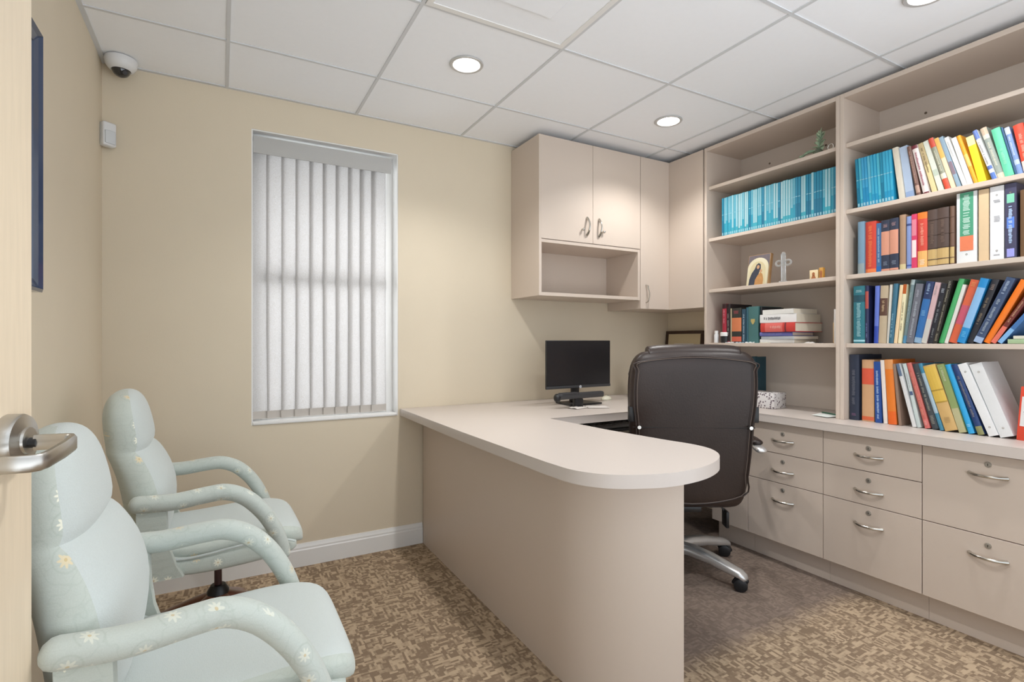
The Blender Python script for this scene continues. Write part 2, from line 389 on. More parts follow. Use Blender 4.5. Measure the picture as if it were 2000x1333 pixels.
# ceiling: recessed tiles between narrow bars, round holes where the downlights sit
GX0, GY0, T = 0.025, 2.418, 0.61
def ceiling():
    xs = [XL - .05] + [GX0 + T * k for k in range(0, 5)] + [XR + .05]; ys = [YF] + [GY0 - T * k for k in range(5, -1, -1)] + [YB + .03]
    b = MB(); ZT = CEIL + .004; g = .0065; HR = .064
    for i in range(len(xs) - 1):
        for j in range(len(ys) - 1):
            x0, x1, y0, y1 = xs[i] + g, xs[i + 1] - g, ys[j] + g, ys[j + 1] - g
            lp = [l for l in LAMPS if x0 < l[0] < x1 and y0 < l[1] < y1]
            if lp:
                cx, cy = lp[0]; n = 40; inner = []; outer = []
                for k in range(n):
                    a = 2 * math.pi * k / n; dx, dy = math.cos(a), math.sin(a); inner.append((cx + HR * dx, cy + HR * dy, ZT))
                    t = min(((x1 - cx) / dx if dx > 1e-9 else 1e9), ((x0 - cx) / dx if dx < -1e-9 else 1e9), ((y1 - cy) / dy if dy > 1e-9 else 1e9), ((y0 - cy) / dy if dy < -1e-9 else 1e9))
                    outer.append((cx + t * dx, cy + t * dy, ZT))
                top = [(p[0], p[1], ZT + .05) for p in inner]
                b.faces(inner + outer + top, [(k, (k + 1) % n, n + (k + 1) % n, n + k) for k in range(n)] + [(k, (k + 1) % n, 2 * n + (k + 1) % n, 2 * n + k) for k in range(n)])
                for qx, qy in ((x0, y0), (x1, y0), (x1, y1), (x0, y1)):   # close the four corners cut off by the fan
                    c = sorted(outer, key=lambda p: (p[0] - qx) ** 2 + (p[1] - qy) ** 2)[:2]
                    if min(abs(c[0][0] - qx) + abs(c[0][1] - qy), 1) > 1e-5: b.faces([c[0], c[1], (qx, qy, ZT)], [(0, 1, 2)])
            else:
                b.faces([(x0, y0, ZT), (x1, y0, ZT), (x1, y1, ZT), (x0, y1, ZT)], [(0, 1, 2, 3)])
    b.box(XL - .1, XR + .1, YF - .05, YB + .15, CEIL + .056, CEIL + .1)
    c = b.build('ceiling', CEILM, smooth=0); tag(c, kind='structure')
    gb = MB()
    for x in [GX0 + T * k for k in range(0, 5)]: gb.box(x - g, x + g, YF, YB, CEIL, CEIL + .012)
    for y in [GY0 - T * k for k in range(0, 6)]: gb.box(XL, XR, y - g, y + g, CEIL + .0004, CEIL + .012)
    gb.box(XL, XL + .018, YF, YB, CEIL + .0006, CEIL + .012); gb.box(XR - .018, XR, YF, YB, CEIL + .0006, CEIL + .012); gb.box(XL, XR, YB - .018, YB, CEIL + .0002, CEIL + .012)
    gb.build('ceiling_grid', GRIDM, c, smooth=0)
ceiling()

# recessed downlights
def downlight(x, y, label):
    t = thing('ceiling_light', label, 'ceiling light', (x, y, CEIL), group=None)
    MB().lathe([(.0585, .0), (.060, -.003), (.072, -.0035), (.075, .0), (.074, .003), (.0585, .003)], (x, y, CEIL)).build('trim_ring', mat('trim_ring_grey', 'c6c6c5', .35, .3), t)
    MB().lathe([(.0588, .0), (.050, .022), (.050, .045)], (x, y, CEIL)).build('reflector', WHITE, t)
    MB().lathe([(.0005, .004), (.03, .0035), (.048, .006), (.054, .012)], (x, y, CEIL)).build('lens', LENS, t)
DL = ['glowing round recessed ceiling light nearest the window', 'glowing round recessed ceiling light in front of the corner wall cabinets', 'glowing round recessed ceiling light at the top edge, above the right bookcase',
      'recessed ceiling light behind the camera on the window side', 'recessed ceiling light behind the camera on the bookcase side']
for (x, y), lb in zip(LAMPS[:3], DL): downlight(x, y, lb)

# square air diffuser filling one ceiling tile
cx, cy = GX0 + 1.5 * T, GY0 - 1.5 * T
t = thing('ceiling_diffuser', 'flat white square air diffuser set in a ceiling tile near the top of the photo', 'air vent', (cx, cy, CEIL))
h = .2965
fr = MB(); zt = CEIL + .002
for a, b_, c, d in ((-h, h, -h, -h + .022), (-h, h, h - .022, h), (-h, -h + .022, -h + .022, h - .022), (h - .022, h, -h + .022, h - .022)): fr.box(cx + a, cx + b_, cy + c, cy + d, zt - .006, zt)
fr.build('frame', WHITE, t)
MB().loft([[(cx + sx * q, cy + sy * q, z) for sx, sy in ((-1, -1), (1, -1), (1, 1), (-1, 1))] for q, z in ((h - .022, CEIL - .001), (.15, CEIL + .001), (.135, CEIL - .012), (.001, CEIL - .0121))], cap=True).build('face_panel', CEILM, t, smooth=10)

# ------------------------------------------------------------------ window behind the blind
win = bpy.data.objects.new('window_1', None); COL.objects.link(win); win.location = ((WX0 + WX1) / 2, YB + .1, WZ0); tag(win, kind='structure')
fb = MB(); y0, y1 = YB + .085, YB + .125; e = .045; zm = 1.47
fb.box(WX0, WX0 + e, y0, y1, WZ0, WZ1, .003).box(WX1 - e, WX1, y0, y1, WZ0, WZ1, .003).box(WX0 + e, WX1 - e, y0, y1, WZ0, WZ0 + e, .003).box(WX0 + e, WX1 - e, y0, y1, WZ1 - e, WZ1, .003)
fb.box(WX0 + e, WX1 - e, y0 - .006, y1 - .01, zm - .028, zm + .028, .003)
fb.build('window_frame', WHITE, win)
MB().box(WX0 + e, WX1 - e, YB + .105, YB + .109, WZ0 + e, WZ1 - e).build('window_glass', GLASS, win, smooth=0)
rv = MB()   # white returns of the opening and the sill
rv.box(WX0, WX0 + .006, YB + .002, y0, WZ0, WZ1).box(WX1 - .006, WX1, YB + .002, y0, WZ0, WZ1).box(WX0 + .006, WX1 - .006, YB + .002, y0, WZ1 - .006, WZ1)
rv.build('window_return', WHITE, win, smooth=0)
MB().box(WX0 + .006, WX1 - .006, YB - .006, y0, WZ0, WZ0 + .014, .003).build('window_sill', WHITE, win)

# vertical blind
bl = thing('vertical_blind', 'white vertical blind of translucent fabric vanes hanging in the window', 'window blind', ((WX0 + WX1) / 2, YB + .045, WZ0))
MB().box(WX0 + .008, WX1 - .036, YB + .012, YB + .018, 2.088, 2.172, .001).box(WX0 + .008, WX1 - .036, YB + .018, YB + .066, 2.160, 2.172).build('valance', mat('valance_fabric', 'b9b8b5', .7, noise=.02, nscale=200), bl)
MB().box(WX0 + .010, WX1 - .04, YB + .028, YB + .060, 2.125, 2.155, .003).build('head_rail', WHITE, bl)
HEM = mat('hem_weight', 'bcb5ad', .8)
vx = [.171, .241, .310, .379, .446, .513, .579, .643, .706, .768]
for i, x in enumerate(vx):
    ang = R(9 + (5 if i in (1, 2) else 0) + random.uniform(-2, 2)); cw = .0432; c, s_ = math.cos(ang), math.sin(ang)
    b = MB(); pts = []
    for k in range(7):
        u = -1 + 2 * k / 6; bow = .0008 * (1 - u * u); px = u * cw * c + bow * s_; py = u * cw * s_ - bow * c
        pts.append((x + px, YB + .044 + py))
    zs = [.775, .80, 1.2, 1.7, 2.12]; V = []; 
    for zi, z in enumerate(zs):
        sway = (.004 * math.sin(i * 1.7) if zi < 2 else 0)
        V += [(p[0] + sway, p[1], z) for p in pts]
    b.faces(V, [(j * 7 + k, j * 7 + k + 1, (j + 1) * 7 + k + 1, (j + 1) * 7 + k) for j in range(4) for k in range(6)])
    v = b.build('vane', BLIND, bl, smooth=180)
    md = v.modifiers.new('thickness', 'SOLIDIFY'); md.thickness = .0006
    hb = MB(); P2 = [(p[0] + .004 * math.sin(i * 1.7), p[1], 0) for p in pts]
    hb.faces([(p[0], p[1] - .0012, z) for z in (.762, .80) for p in P2] + [(p[0], p[1] + .0012, z) for z in (.762, .80) for p in P2],
             [(k, k + 1, 8 + k, 7 + k) for k in range(6)] + [(14 + k, 15 + k, 22 + k, 21 + k) for k in range(6)] + [(k, k + 1, 15 + k, 14 + k) for k in range(6)] + [(7 + k, 8 + k, 22 + k, 21 + k) for k in range(6)])
    hb.build('weight_pocket', HEM, v, smooth=60)

# ------------------------------------------------------------------ door standing open against the left wall
door = bpy.data.objects.new('door_1', None); COL.objects.link(door)
td = Vector((.21, .9777, 0)); nd = Vector((.9777, -.21, 0)); edge = Vector((-.2583, 1.0782, 0)); hinge = edge - td * .905
door.location = hinge; door.rotation_euler = (0, 0, math.atan2(td.y, td.x)); tag(door, kind='structure')
# door frame: local x runs from hinge to latch edge, local -y faces the room
MB().box(0, .905, 0, .044, .008, 2.105, .0015).build('door_leaf', MAPLE, door, local=True, smooth=20)
hnd = bpy.data.objects.new('door_handle', None); COL.objects.link(hnd); hnd.parent = door; hnd.location = (.905 - .0608, 0, 1.008); hnd.scale = (.9, .9, .9)
Mx = Matrix.Rotation(R(90), 4, 'X')     # lathe axis z -> -y
MB().lathe([(.0005, .0), (.0435, .0), (.0435, .018), (.041, .0225), (.022, .0265), (.021, .030), (.0005, .030)], (0, 0, 0), seg=48, M=Mx).build('rose', BRUSH, hnd, local=True)
MB().cyl((0, -.028, -.004), (0, -.040, -.004), .0085, seg=24).build('spindle', BLACKP, hnd, local=True)
# lever: square neck, grip running back towards the hinge, return to the door
def sweep(path, hw, hh, bev=.004):
    P = [Vector(p) for p in path]; rings = []; n = len(P)
    for i in range(n):
        t0 = (P[i] - P[i - 1]).normalized() if i > 0 else (P[1] - P[0]).normalized(); t1 = (P[i + 1] - P[i]).normalized() if i < n - 1 else t0
        t = (t0 + t1).normalized(); side = Vector((0, 0, 1)).cross(t).normalized(); k = 1 / max(.5, t.dot(t1))
        h = hh[i] if isinstance(hh, (list, tuple)) else hh; q = min(bev, hw * .9)
        sec = [(-hw, -h + q), (-hw + q * .6, -h), (hw - q * .6, -h), (hw, -h + q), (hw, h - q), (hw - q * .6, h), (-hw + q * .6, h), (-hw, h - q)]
        rings.append([P[i] + side * (a * k) + Vector((0, 0, b)) for a, b in sec])
    return rings
path = [(0, -.036, -.004), (0, -.078, -.004), (-.004, -.088, -.0045), (-.014, -.094, -.005), (-.06, -.101, -.008), (-.118, -.106, -.011), (-.130, -.1035, -.012), (-.1375, -.095, -.012), (-.1395, -.07, -.012), (-.140, -.006, -.012)]
MB().loft(sweep(path, .0052, [.0125, .0125, .013, .013, .0125, .012, .012, .012, .012, .012])).build('lever', BRUSH, hnd, local=True, smooth=40)

# ------------------------------------------------------------------ picture frame on the left wall
t = thing('picture_frame', 'narrow glimpse of a dark glossy picture frame on the left wall behind the door', 'picture frame', (XL, 1.5, 1.29))
y0, y1, z0, z1 = 1.16, 1.862, 1.285, 1.985
prof = [(0, 0), (0, .030), (.008, .034), (.016, .026), (.034, .020), (.040, .010), (.040, 0)]
rings = []
for cy_, cz_, sy, sz in ((y0, z0, 1, 1), (y1, z0, -1, 1), (y1, z1, -1, -1), (y0, z1, 1, -1)):
    rings.append([(XL + .001 + d, cy_ + sy * a, cz_ + sz * a) for a, d in prof])
MB().loft(rings, closed=True).build('frame', FRAMEM, t, smooth=25)
MB().box(XL + .002, XL + .008, y0 + .03, y1 - .03, z0 + .03, z1 - .03).build('picture', mat('dark_teal_print', '31474c', .15, noise=.4, nscale=5), t, smooth=0)

# ------------------------------------------------------------------ security camera and motion sensor
cxx, cyy = -.378, 2.795
t = thing('security_camera', 'white dome security camera with a dark lens in the ceiling corner', 'security camera', (cxx, cyy, CEIL))
MB().lathe([(.0005, 0), (.058, 0), (.060, -.010), (.056, -.030), (.047, -.044), (.036, -.050), (.034, -.046)], (cxx, cyy, CEIL), seg=36).build('housing', PLAST, t)
MB().sphere((cxx, cyy, CEIL - .046), .034, 1, 1, .95, seg=28).build('dome', mat('smoked_dome', '15171c', .08, coat=.8), t, smooth=180)
MB().cyl((cxx + .008, cyy - .012, CEIL - .052), (cxx + .018, cyy - .027, CEIL - .066), .010, .009).build('lens', GREYP, t)
t = thing('motion_sensor', 'small white motion sensor box high in the left corner', 'motion sensor', (XL, 2.83, 1.985))
Mr = Matrix.Translation((XL + .027, YB - .040, 2.048)) @ Matrix.Rotation(R(38), 4, 'Z')
MB().box(-.027, .027, -.016, .020, -.052, .052, .008, M=Mr, seg=3).build('case', PLAST, t)
MB().box(-.021, .021, -.020, -.014, -.042, .014, .004, M=Mr).build('lens_window', mat('sensor_lens', 'cfd2d4', .3), t)

# ================================================================== fitted furniture
ZT = .775; TH = .040
outline = [(.875, YB), (.875, 2.0), (.882, 1.62), (.888, 1.38)]
arc = catmull([(.888, 1.38), (.902, 1.255), (.952, 1.170), (1.035, 1.118), (1.145, 1.088), (1.29, 1.102), (1.42, 1.162), (1.495, 1.25), (1.512, 1.345), (1.487, 1.47)], 6)
outline += [(p.x, p.y) for p in arc] + [(1.44, 1.75), (1.40, 2.145), (2.46, 2.145), (2.46, .40), (XR - .003, .40), (XR - .003, YB - .003)]
outline[0] = (.875, YB - .003)
wt = thing('worktop', 'pale greige U-shaped laminate worktop with a rounded peninsula end', 'desk', (1.4, 2.4, ZT))
MB().prism(outline, ZT - TH, ZT, bev=.0025).build('top', TOPM, wt, smooth=25)
# end panel that carries the peninsula, curling round at the free end
pp = [(1.007, 2.855), (1.007, 1.50)] + [(1.30 - .293 * math.cos(R(a)), 1.495 - .293 * math.sin(R(a))) for a in range(6, 91, 6)]
inner = []
for i, p in enumerate(pp):
    a, b_ = pp[max(i - 1, 0)], pp[min(i + 1, len(pp) - 1)]; tx, ty = b_[0] - a[0], b_[1] - a[1]; L = math.hypot(tx, ty); inner.append((p[0] - ty / L * .03, p[1] + tx / L * .03))
pn = thing('desk_panel', 'tall greige laminate panel under the peninsula, curved at its free end', 'desk panel', (1.1, 2.0, 0))
MB().prism(pp + inner[::-1], 0.0, ZT - TH - .0005, bev=0).build('panel', LAM, pn, smooth=40)
# keyboard tray under the back run
kt = thing('keyboard_tray', 'dark pull-out keyboard tray under the desk below the monitor', 'keyboard tray', (1.85, 2.3, .66))
MB().box(1.55, 2.30, 2.23, 2.58, .655, .672, .003).build('tray', BLACKP, kt)
MB().box(1.55, 1.565, 2.24, 2.57, .672, ZT - TH - .001).box(2.285, 2.30, 2.24, 2.57, .672, ZT - TH - .001).build('slide', BLACKP, kt)
kb = thing('keyboard', 'grey computer keyboard on the tray under the desk', 'keyboard', (1.85, 2.27, .6725))
MB().box(1.62, 2.07, 2.245, 2.385, .6725, .690, .004).build('case', mat('grey_plastic', '8d8a86', .5), kb)
b = MB()
for r_ in range(5):
    for k in range(15): b.box(1.63 + k * .029, 1.654 + k * .029, 2.253 + r_ * .026, 2.275 + r_ * .026, .690, .696, .002, seg=1)
b.build('keys', mat('key_plastic', 'a5a29d', .5), kb)
# modesty strip closing the dark knee space below the back run
kp = thing('knee_space_panel', 'dark panel closing the knee space beneath the monitor desk', 'desk panel', (1.9, YB - .02, 0))
MB().box(1.075, 2.44, YB - .03, YB - .012, .12, ZT - TH - .001).build('panel', mat('black_laminate', '1c1a19', .6), kp, smooth=0)

def bow_handle(name, parent, c, axis, out, span=.112, proj=.028, r=.0056):
    """axis: unit vector along the handle, out: unit vector away from the front; slim bow with flattened feet"""
    c, axis, out = Vector(c), Vector(axis), Vector(out); pts = []; rad = []
    for k in range(13):
        u = -1 + k / 6; pts.append(c + axis * (u * span / 2) + out * (proj * (1 - abs(u) ** 2.4) + .0015)); rad.append(r * (1.0 + .45 * abs(u) ** 3))
    b = MB().tube(pts, rad, seg=10)
    for u in (-1, 1): b.sphere(c + axis * (u * span / 2) + out * .002, .0058, seg=10)
    return b.build(name, NICKEL, parent)
def lock(parent, c, out):
    c, out = Vector(c), Vector(out)
    b = MB().cyl(c, c + out * .003, .0105, seg=20); b.cyl(c + out * .003, c + out * .005, .0085, .0078, seg=20, mi=0)
    o = b.build('lock', mat('lock_nickel', 'b9b4ab', .45, .8), parent)
    side = Vector((0, 0, 1)); s2 = side.cross(out)
    k = MB(); q = c + out * .0052
    k.faces([q + side * a * .0045 + s2 * d * .0012 for a, d in ((-1, -1), (1, -1), (1, 1), (-1, 1))], [(0, 1, 2, 3)]); k.build('keyhole', DARK, o, smooth=0)

FX = 2.500; gap = .0016
def base_cabinet(y0, y1, rows, label, hy=None):
    t = thing('drawer_cabinet', label, 'drawer cabinet', (2.72, (y0 + y1) / 2, 0))
    c = MB(); c.box(FX + .0185, XR - .004, y0 + .0005, y1 - .0005, .116, ZT - TH - .0006)
    c.build('carcass', mat('carcass_edge', '9c8a7b', .6), t, smooth=0)
    MB().box(2.56, 2.575, y0 + .0005, y1 - .0005, 0, .116).build('toe_kick', LAM, t, smooth=0)
    hy = (y0 + y1) / 2 if hy is None else hy
    for z0, z1, hz, lz in rows:
        d = MB().box(FX, FX + .018, y0 + gap, y1 - gap, z0 + gap, z1 - gap, .0008, seg=1).build('drawer' if lz else 'door', LAM, t, smooth=20)
        if lz:
            bow_handle('handle', d, (FX, hy, hz), (0, 1, 0), (-1, 0, 0)); lock(d, (FX, hy, lz), (-1, 0, 0))
Z3 = [(.575, .729, .643, .678), (.424, .575, .487, .536), (.117, .424, .336, .392)]
base_cabinet(1.4565, 1.862, Z3, 'three-drawer greige base cabinet partly behind the office chair')
base_cabinet(1.054, 1.4565, Z3, 'middle greige base cabinet with three locked drawers')
base_cabinet(.645, 1.054, [(.424, .729, .651, .692), (.117, .424, .346, .389)], 'two-drawer greige file cabinet nearest the camera', hy=.843)
base_cabinet(.40, .645, [(.117, .729, 0, 0)], 'narrow end base cabinet past the right edge of the photo')
base_cabinet(1.862, 2.10, [(.117, .729, 0, 0)], 'narrow plain greige base cabinet front behind the office chair')

# ---- wall cabinets
CY = 2.542; CT = 2.343
t = thing('wall_cabinet', 'greige wall cabinet with two doors above an open cubby', 'wall cabinet', (1.97, YB, 1.416))
b = MB(); x0, x1 = 1.590, 2.358; yb = YB - .002; yf = CY + .018
b.box(x0, x0 + .018, CY + .001, yb, 1.416, CT, .0008, seg=1).box(x1 - .018, x1, yf, yb, 1.416, CT).box(x0 + .018, x1 - .018, yf, yb, CT - .02, CT)
b.build('side_panel', LAM, t, smooth=20)
MB().box(x0 + .018, x1 - .018, CY + .004, yb - .008, 1.416, 1.436, .0008, seg=1).box(x0 + .018, x1 - .018, CY + .004, yb - .008, 1.724, 1.744, .0008, seg=1).box(x1 - .018, x1 - .0005, CY + .004, yf, 1.416, 1.744).build('cubby_shelf', LAM, t, smooth=20)
MB().box(x0 + .018, x1 - .018, yb - .008, yb, 1.416, CT - .02).build('back_panel', LAM, t, smooth=0)
for a, c, hx, lx in ((1.6015, 1.9745, 1.930, 1.893), (1.9765, 2.3565, 2.021, 2.050)):
    d = MB().box(a, c, CY, CY + .018, 1.7455, CT - .001, .0008, seg=1).build('door', LAM, t, smooth=20)
    bow_handle('handle', d, (hx, CY, 1.845), (0, 0, 1), (0, -1, 0), span=.105)
    k = MB().cyl((lx, CY, 1.822), (lx, CY - .012, 1.822), .0055, seg=14).sphere((lx, CY - .016, 1.822), .0085, seg=14).build('knob', NICKEL, d)
# L-shaped corner unit: one door facing the camera side, one facing the desk
t = thing('corner_cabinet', 'tall greige corner wall cabinet hanging between the cubby cabinet and the bookcase', 'wall cabinet', (2.6, 2.6, 1.36))
L = [(2.3595, CY + .0185), (2.6305, CY + .0185), (2.6305, 2.2625), (XR - .002, 2.2625), (XR - .002, yb), (2.3595, yb)]
MB().prism(L, 1.362, CT).build('carcass', LAM, t, smooth=0)
d = MB().box(2.3605, 2.6110, CY, CY + .018, 1.362, CT - .001, .0008, seg=1).build('door', LAM, t, smooth=20)
hp = [(2.404, CY - .001, 1.517), (2.404, CY - .020, 1.511), (2.401, CY - .026, 1.495), (2.410, CY - .027, 1.462), (2.408, CY - .026, 1.428), (2.404, CY - .018, 1.408), (2.406, CY - .001, 1.402)]
MB().tube(catmull(hp, 5), .0042, seg=10).build('handle', NICKEL, d)
MB().box(2.6120, 2.6300, 2.2625, CY + .016, 1.362, CT - .001, .0008, seg=1).build('door', LAM, t, smooth=20)

# ---- bookcases standing on the worktop
def bookcase(y0, y1, label, lip=.014):
    t = thing('bookcase', label, 'bookcase', (2.78, (y0 + y1) / 2, ZT)); xf, xb = 2.612, XR - .002
    for a in (y0, y1 - .019): MB().box(xf, xb, a + .0003, a + .0187, ZT + .0004, CT, .0008, seg=1).build('side_panel', LAM, t, smooth=20)
    MB().box(xf, xb - .006, y0 + .019, y1 - .019, CT - .022, CT, .0008, seg=1).build('top_panel', LAM, t, smooth=20)
    MB().box(xb - .006, xb, y0 + .019, y1 - .019, ZT + .0004, CT - .022).build('back_panel', LAMIN, t, smooth=0)
    for z in (1.122, 1.451, 1.765, 2.085): MB().box(xf + .018, xb - .0062, y0 + .0192, y1 - .0192, z, z + .020, .0012, seg=1).build('shelf', LAM, t, smooth=20)
    b = MB()
    for yy in (y0 + .25, y1 - .22): b.cyl((xb - .0075, yy, 2.24), (xb - .005, yy, 2.24), .006, seg=10)
    b.build('screw_cover', mat('screw_brown', '6b5a4c', .5), t)
bookcase(1.441, 2.252, 'left greige bookcase holding the teal journals and the icon')
bookcase(.40, 1.4405, 'right greige bookcase full of mixed books')

# ================================================================== chairs
def superring(z, xf, th, hw, n=28, e=3.0, y0=0.0):
    """horizontal section of a cushion standing upright: front at xf, thickness th, half width hw"""
    out = []; cx = xf - th / 2
    for k in range(n):
        a = 2 * math.pi * k / n; c, s_ = math.cos(a), math.sin(a)
        out.append((cx + math.copysign(abs(c) ** (2 / e), c) * th / 2, y0 + math.copysign(abs(s_) ** (2 / e), s_) * hw, z))
    return out
def castor(parent, c, r=.026, m=BLACKP, ang=0.0, name='castor'):
    M0 = Matrix.Translation(c) @ Matrix.Rotation(ang, 4, 'Z'); b = MB()
    for sy in (-1, 1):
        prof = [(.0005, -.009), (r * .72, -.009), (r, -.006), (r, .006), (r * .8, .009), (.0005, .009)]
        b.lathe(prof, (0, 0, 0), seg=20, M=M0 @ Matrix.Translation((0, sy * .015, r)) @ Matrix.Rotation(R(90), 4, 'X'))
    b.tube([M0 @ Vector(p) for p in ((-r * .9, 0, r * 1.1), (-r * .45, 0, r * 1.9), (r * .3, 0, r * 2.05), (r * .8, 0, r * 1.6))], r * .42, seg=10, round_ends=True)
    b.cyl(M0 @ Vector((0, 0, r * 1.6)), M0 @ Vector((0, 0, r * 2.7)), .006, seg=10)
    return b.build(name, m, parent, local=True)

def guest_chair(loc, rz, label, group=None):
    t = thing('guest_chair', label, 'chair', loc, rz, group)
    # back: rings listed (height, front x, thickness, half width)
    rg = [(.47, -.160, .10, .165), (.53, -.143, .13, .200), (.60, -.132, .145, .226), (.66, -.134, .15, .231), (.72, -.150, .148, .221), (.77, -.176, .14, .202), (.793, -.192, .135, .193),
          (.803, -.2125, .113, .188), (.813, -.197, .13, .188), (.85, -.200, .132, .186), (.90, -.210, .128, .176), (.935, -.220, .115, .158), (.960, -.231, .095, .132), (.976, -.243, .072, .100), (.986, -.257, .042, .058), (.990, -.268, .015, .02)]
    n = 32
    def mi(i, k): return 0 if (k <= 5 or k >= n - 6) else 1
    rings = [superring(z, xf, th, hw, n, 2.7) for z, xf, th, hw in rg]
    # smooth between the rings
    fine = []
    for i in range(len(rings)):
        fine.append(rings[i])
    MB().loft(fine, mif=mi).build('backrest', [FAB, FABF], t, local=True, smooth=70, sub=1)
    # seat cushion: sections across y, walked along x
    prof = [(-.20, .455, .500), (-.15, .440, .500), (-.05, .430, .500), (.05, .435, .508), (.14, .435, .512), (.20, .430, .508), (.238, .420, .498), (.258, .415, .478), (.266, .42, .455)]
    hwp = [.190, .215, .221, .222, .221, .216, .204, .184, .160]; rings = []
    for (x, zb, zt_), hw in zip(prof, hwp):
        g = []
        for k in range(n):
            a = 2 * math.pi * k / n; c, s_ = math.cos(a), math.sin(a)
            g.append((x, math.copysign(abs(c) ** (2 / 3.4), c) * hw, (zb + zt_) / 2 + math.copysign(abs(s_) ** (2 / 3.4), s_) * (zt_ - zb) / 2))
        rings.append(g)
    MB().loft(rings, mif=lambda i, k: 0 if 3 <= k < 13 and i < 7 else 1).build('seat', [FAB, FABF], t, local=True, smooth=70, sub=1)
    # padded shell under the cushion, its top edge swooping up at the back
    sp = [(-.245, .60, .48), (-.215, .53, .435), (-.175, .485, .405), (-.12, .462, .390), (-.05, .462, .385), (.03, .470, .385), (.11, .475, .390), (.18, .470, .398), (.225, .455, .405), (.245, .44, .42)]
    rings = []
    for i, (x, zt_, zb) in enumerate(sp):
        hw = .236 if i < 8 else (.225 if i == 8 else .20); g = []
        for k in range(n):
            a = 2 * math.pi * k / n; c, s_ = math.cos(a), math.sin(a)
            g.append((x, math.copysign(abs(c) ** (2 / 4.5), c) * hw, (zb + zt_) / 2 + math.copysign(abs(s_) ** (2 / 4.5), s_) * (zt_ - zb) / 2))
        rings.append(g)
    sh = MB().loft(rings).build('seat_shell', FABF, t, local=True, smooth=70, sub=1)
    for sy in (1, -1): MB().tube(catmull([(x, sy * .233, zt_ - .004) for x, zt_, zb in sp[:9]], 4), .0042, seg=8).build('piping', FAB, sh, local=True)
    # arms: padded tube, rear end blunt, front sweeping down to the seat side
    ap = catmull([(-.226, .652), (-.18, .650), (-.12, .648), (-.04, .656), (.015, .656), (.07, .630), (.118, .580), (.155, .518), (.178, .460), (.188, .418)], 4)
    for sy in (1, -1):
        yy = .246 * sy
        P = [(p[0], yy + sy * .004 * math.sin(i * .3), p[1]) for i, p in enumerate(ap)]; m_ = len(P)
        a = MB().tube(P, [.0285 if i < 22 else .0285 - .005 * (i - 22) / (m_ - 22) for i in range(m_)], seg=16, flat=.92, up=(0, 1, 0), round_ends=True)
        a.build('arm', FABA, t, local=True, smooth=70)
        MB().loft([[(x + dx, yy + dy, z) for dx, dy in ((-.038, -.013), (.038, -.013), (.042, 0), (.038, .013), (-.038, .013), (-.042, 0))] for x, z in ((-.190, .63), (-.188, .56), (-.180, .50), (-.165, .45), (-.145, .41))]).build('arm_support', FABF, t, local=True, smooth=50)
    # column, hub, knob and the five wooden feet
    b = MB(); b.cyl((-.005, 0, .22), (-.005, 0, .385), .0125, seg=16).box(-.08, .09, -.06, .06, .372, .392, .004); b.build('column', MAROON, t, local=True)
    MB().lathe([(.0005, .262), (.024, .260), (.036, .240), (.036, .17), (.032, .150), (.0005, .149)], (-.005, 0, 0), seg=24).build('hub', BLACKP, t, local=True)
    MB().lathe([(.0005, .0), (.024, .002), (.040, .014), (.043, .032), (.0005, .034)], (.115, 0, .328), seg=24).build('tension_knob', BLACKP, t, local=True)
    for k in range(5):
        a = R(72 * k + 2); c, s_ = math.cos(a), math.sin(a); rings = []
        for rr, zt_, th, hw in ((.018, .238, .075, .027), (.10, .205, .060, .031), (.20, .158, .046, .032), (.29, .112, .034, .030), (.325, .090, .022, .018)):
            g = []
            for q in range(12):
                w_ = 2 * math.pi * q / 12; oy = math.copysign(abs(math.cos(w_)) ** .6, math.cos(w_)) * hw; oz = math.copysign(abs(math.sin(w_)) ** .6, math.sin(w_)) * th / 2
                g.append((-.005 + rr * c - oy * s_, rr * s_ + oy * c, zt_ - th / 2 + oz))
            rings.append(g)
        lg = MB().loft(rings).build('foot', BROWNW, t, local=True, smooth=50)
        castor(lg, (-.005 + .292 * c, .292 * s_, .0), r=.026, ang=a + .6 + k)
    return t
gc = guest_chair((-.005, 1.335, 0), 0.0, 'mint green floral upholstered armchair nearest the door handle, in the lower left corner', None)
dup(gc, (-.005, 2.205, 0), R(1.5), 'mint green floral upholstered armchair further back, beside the window wall')

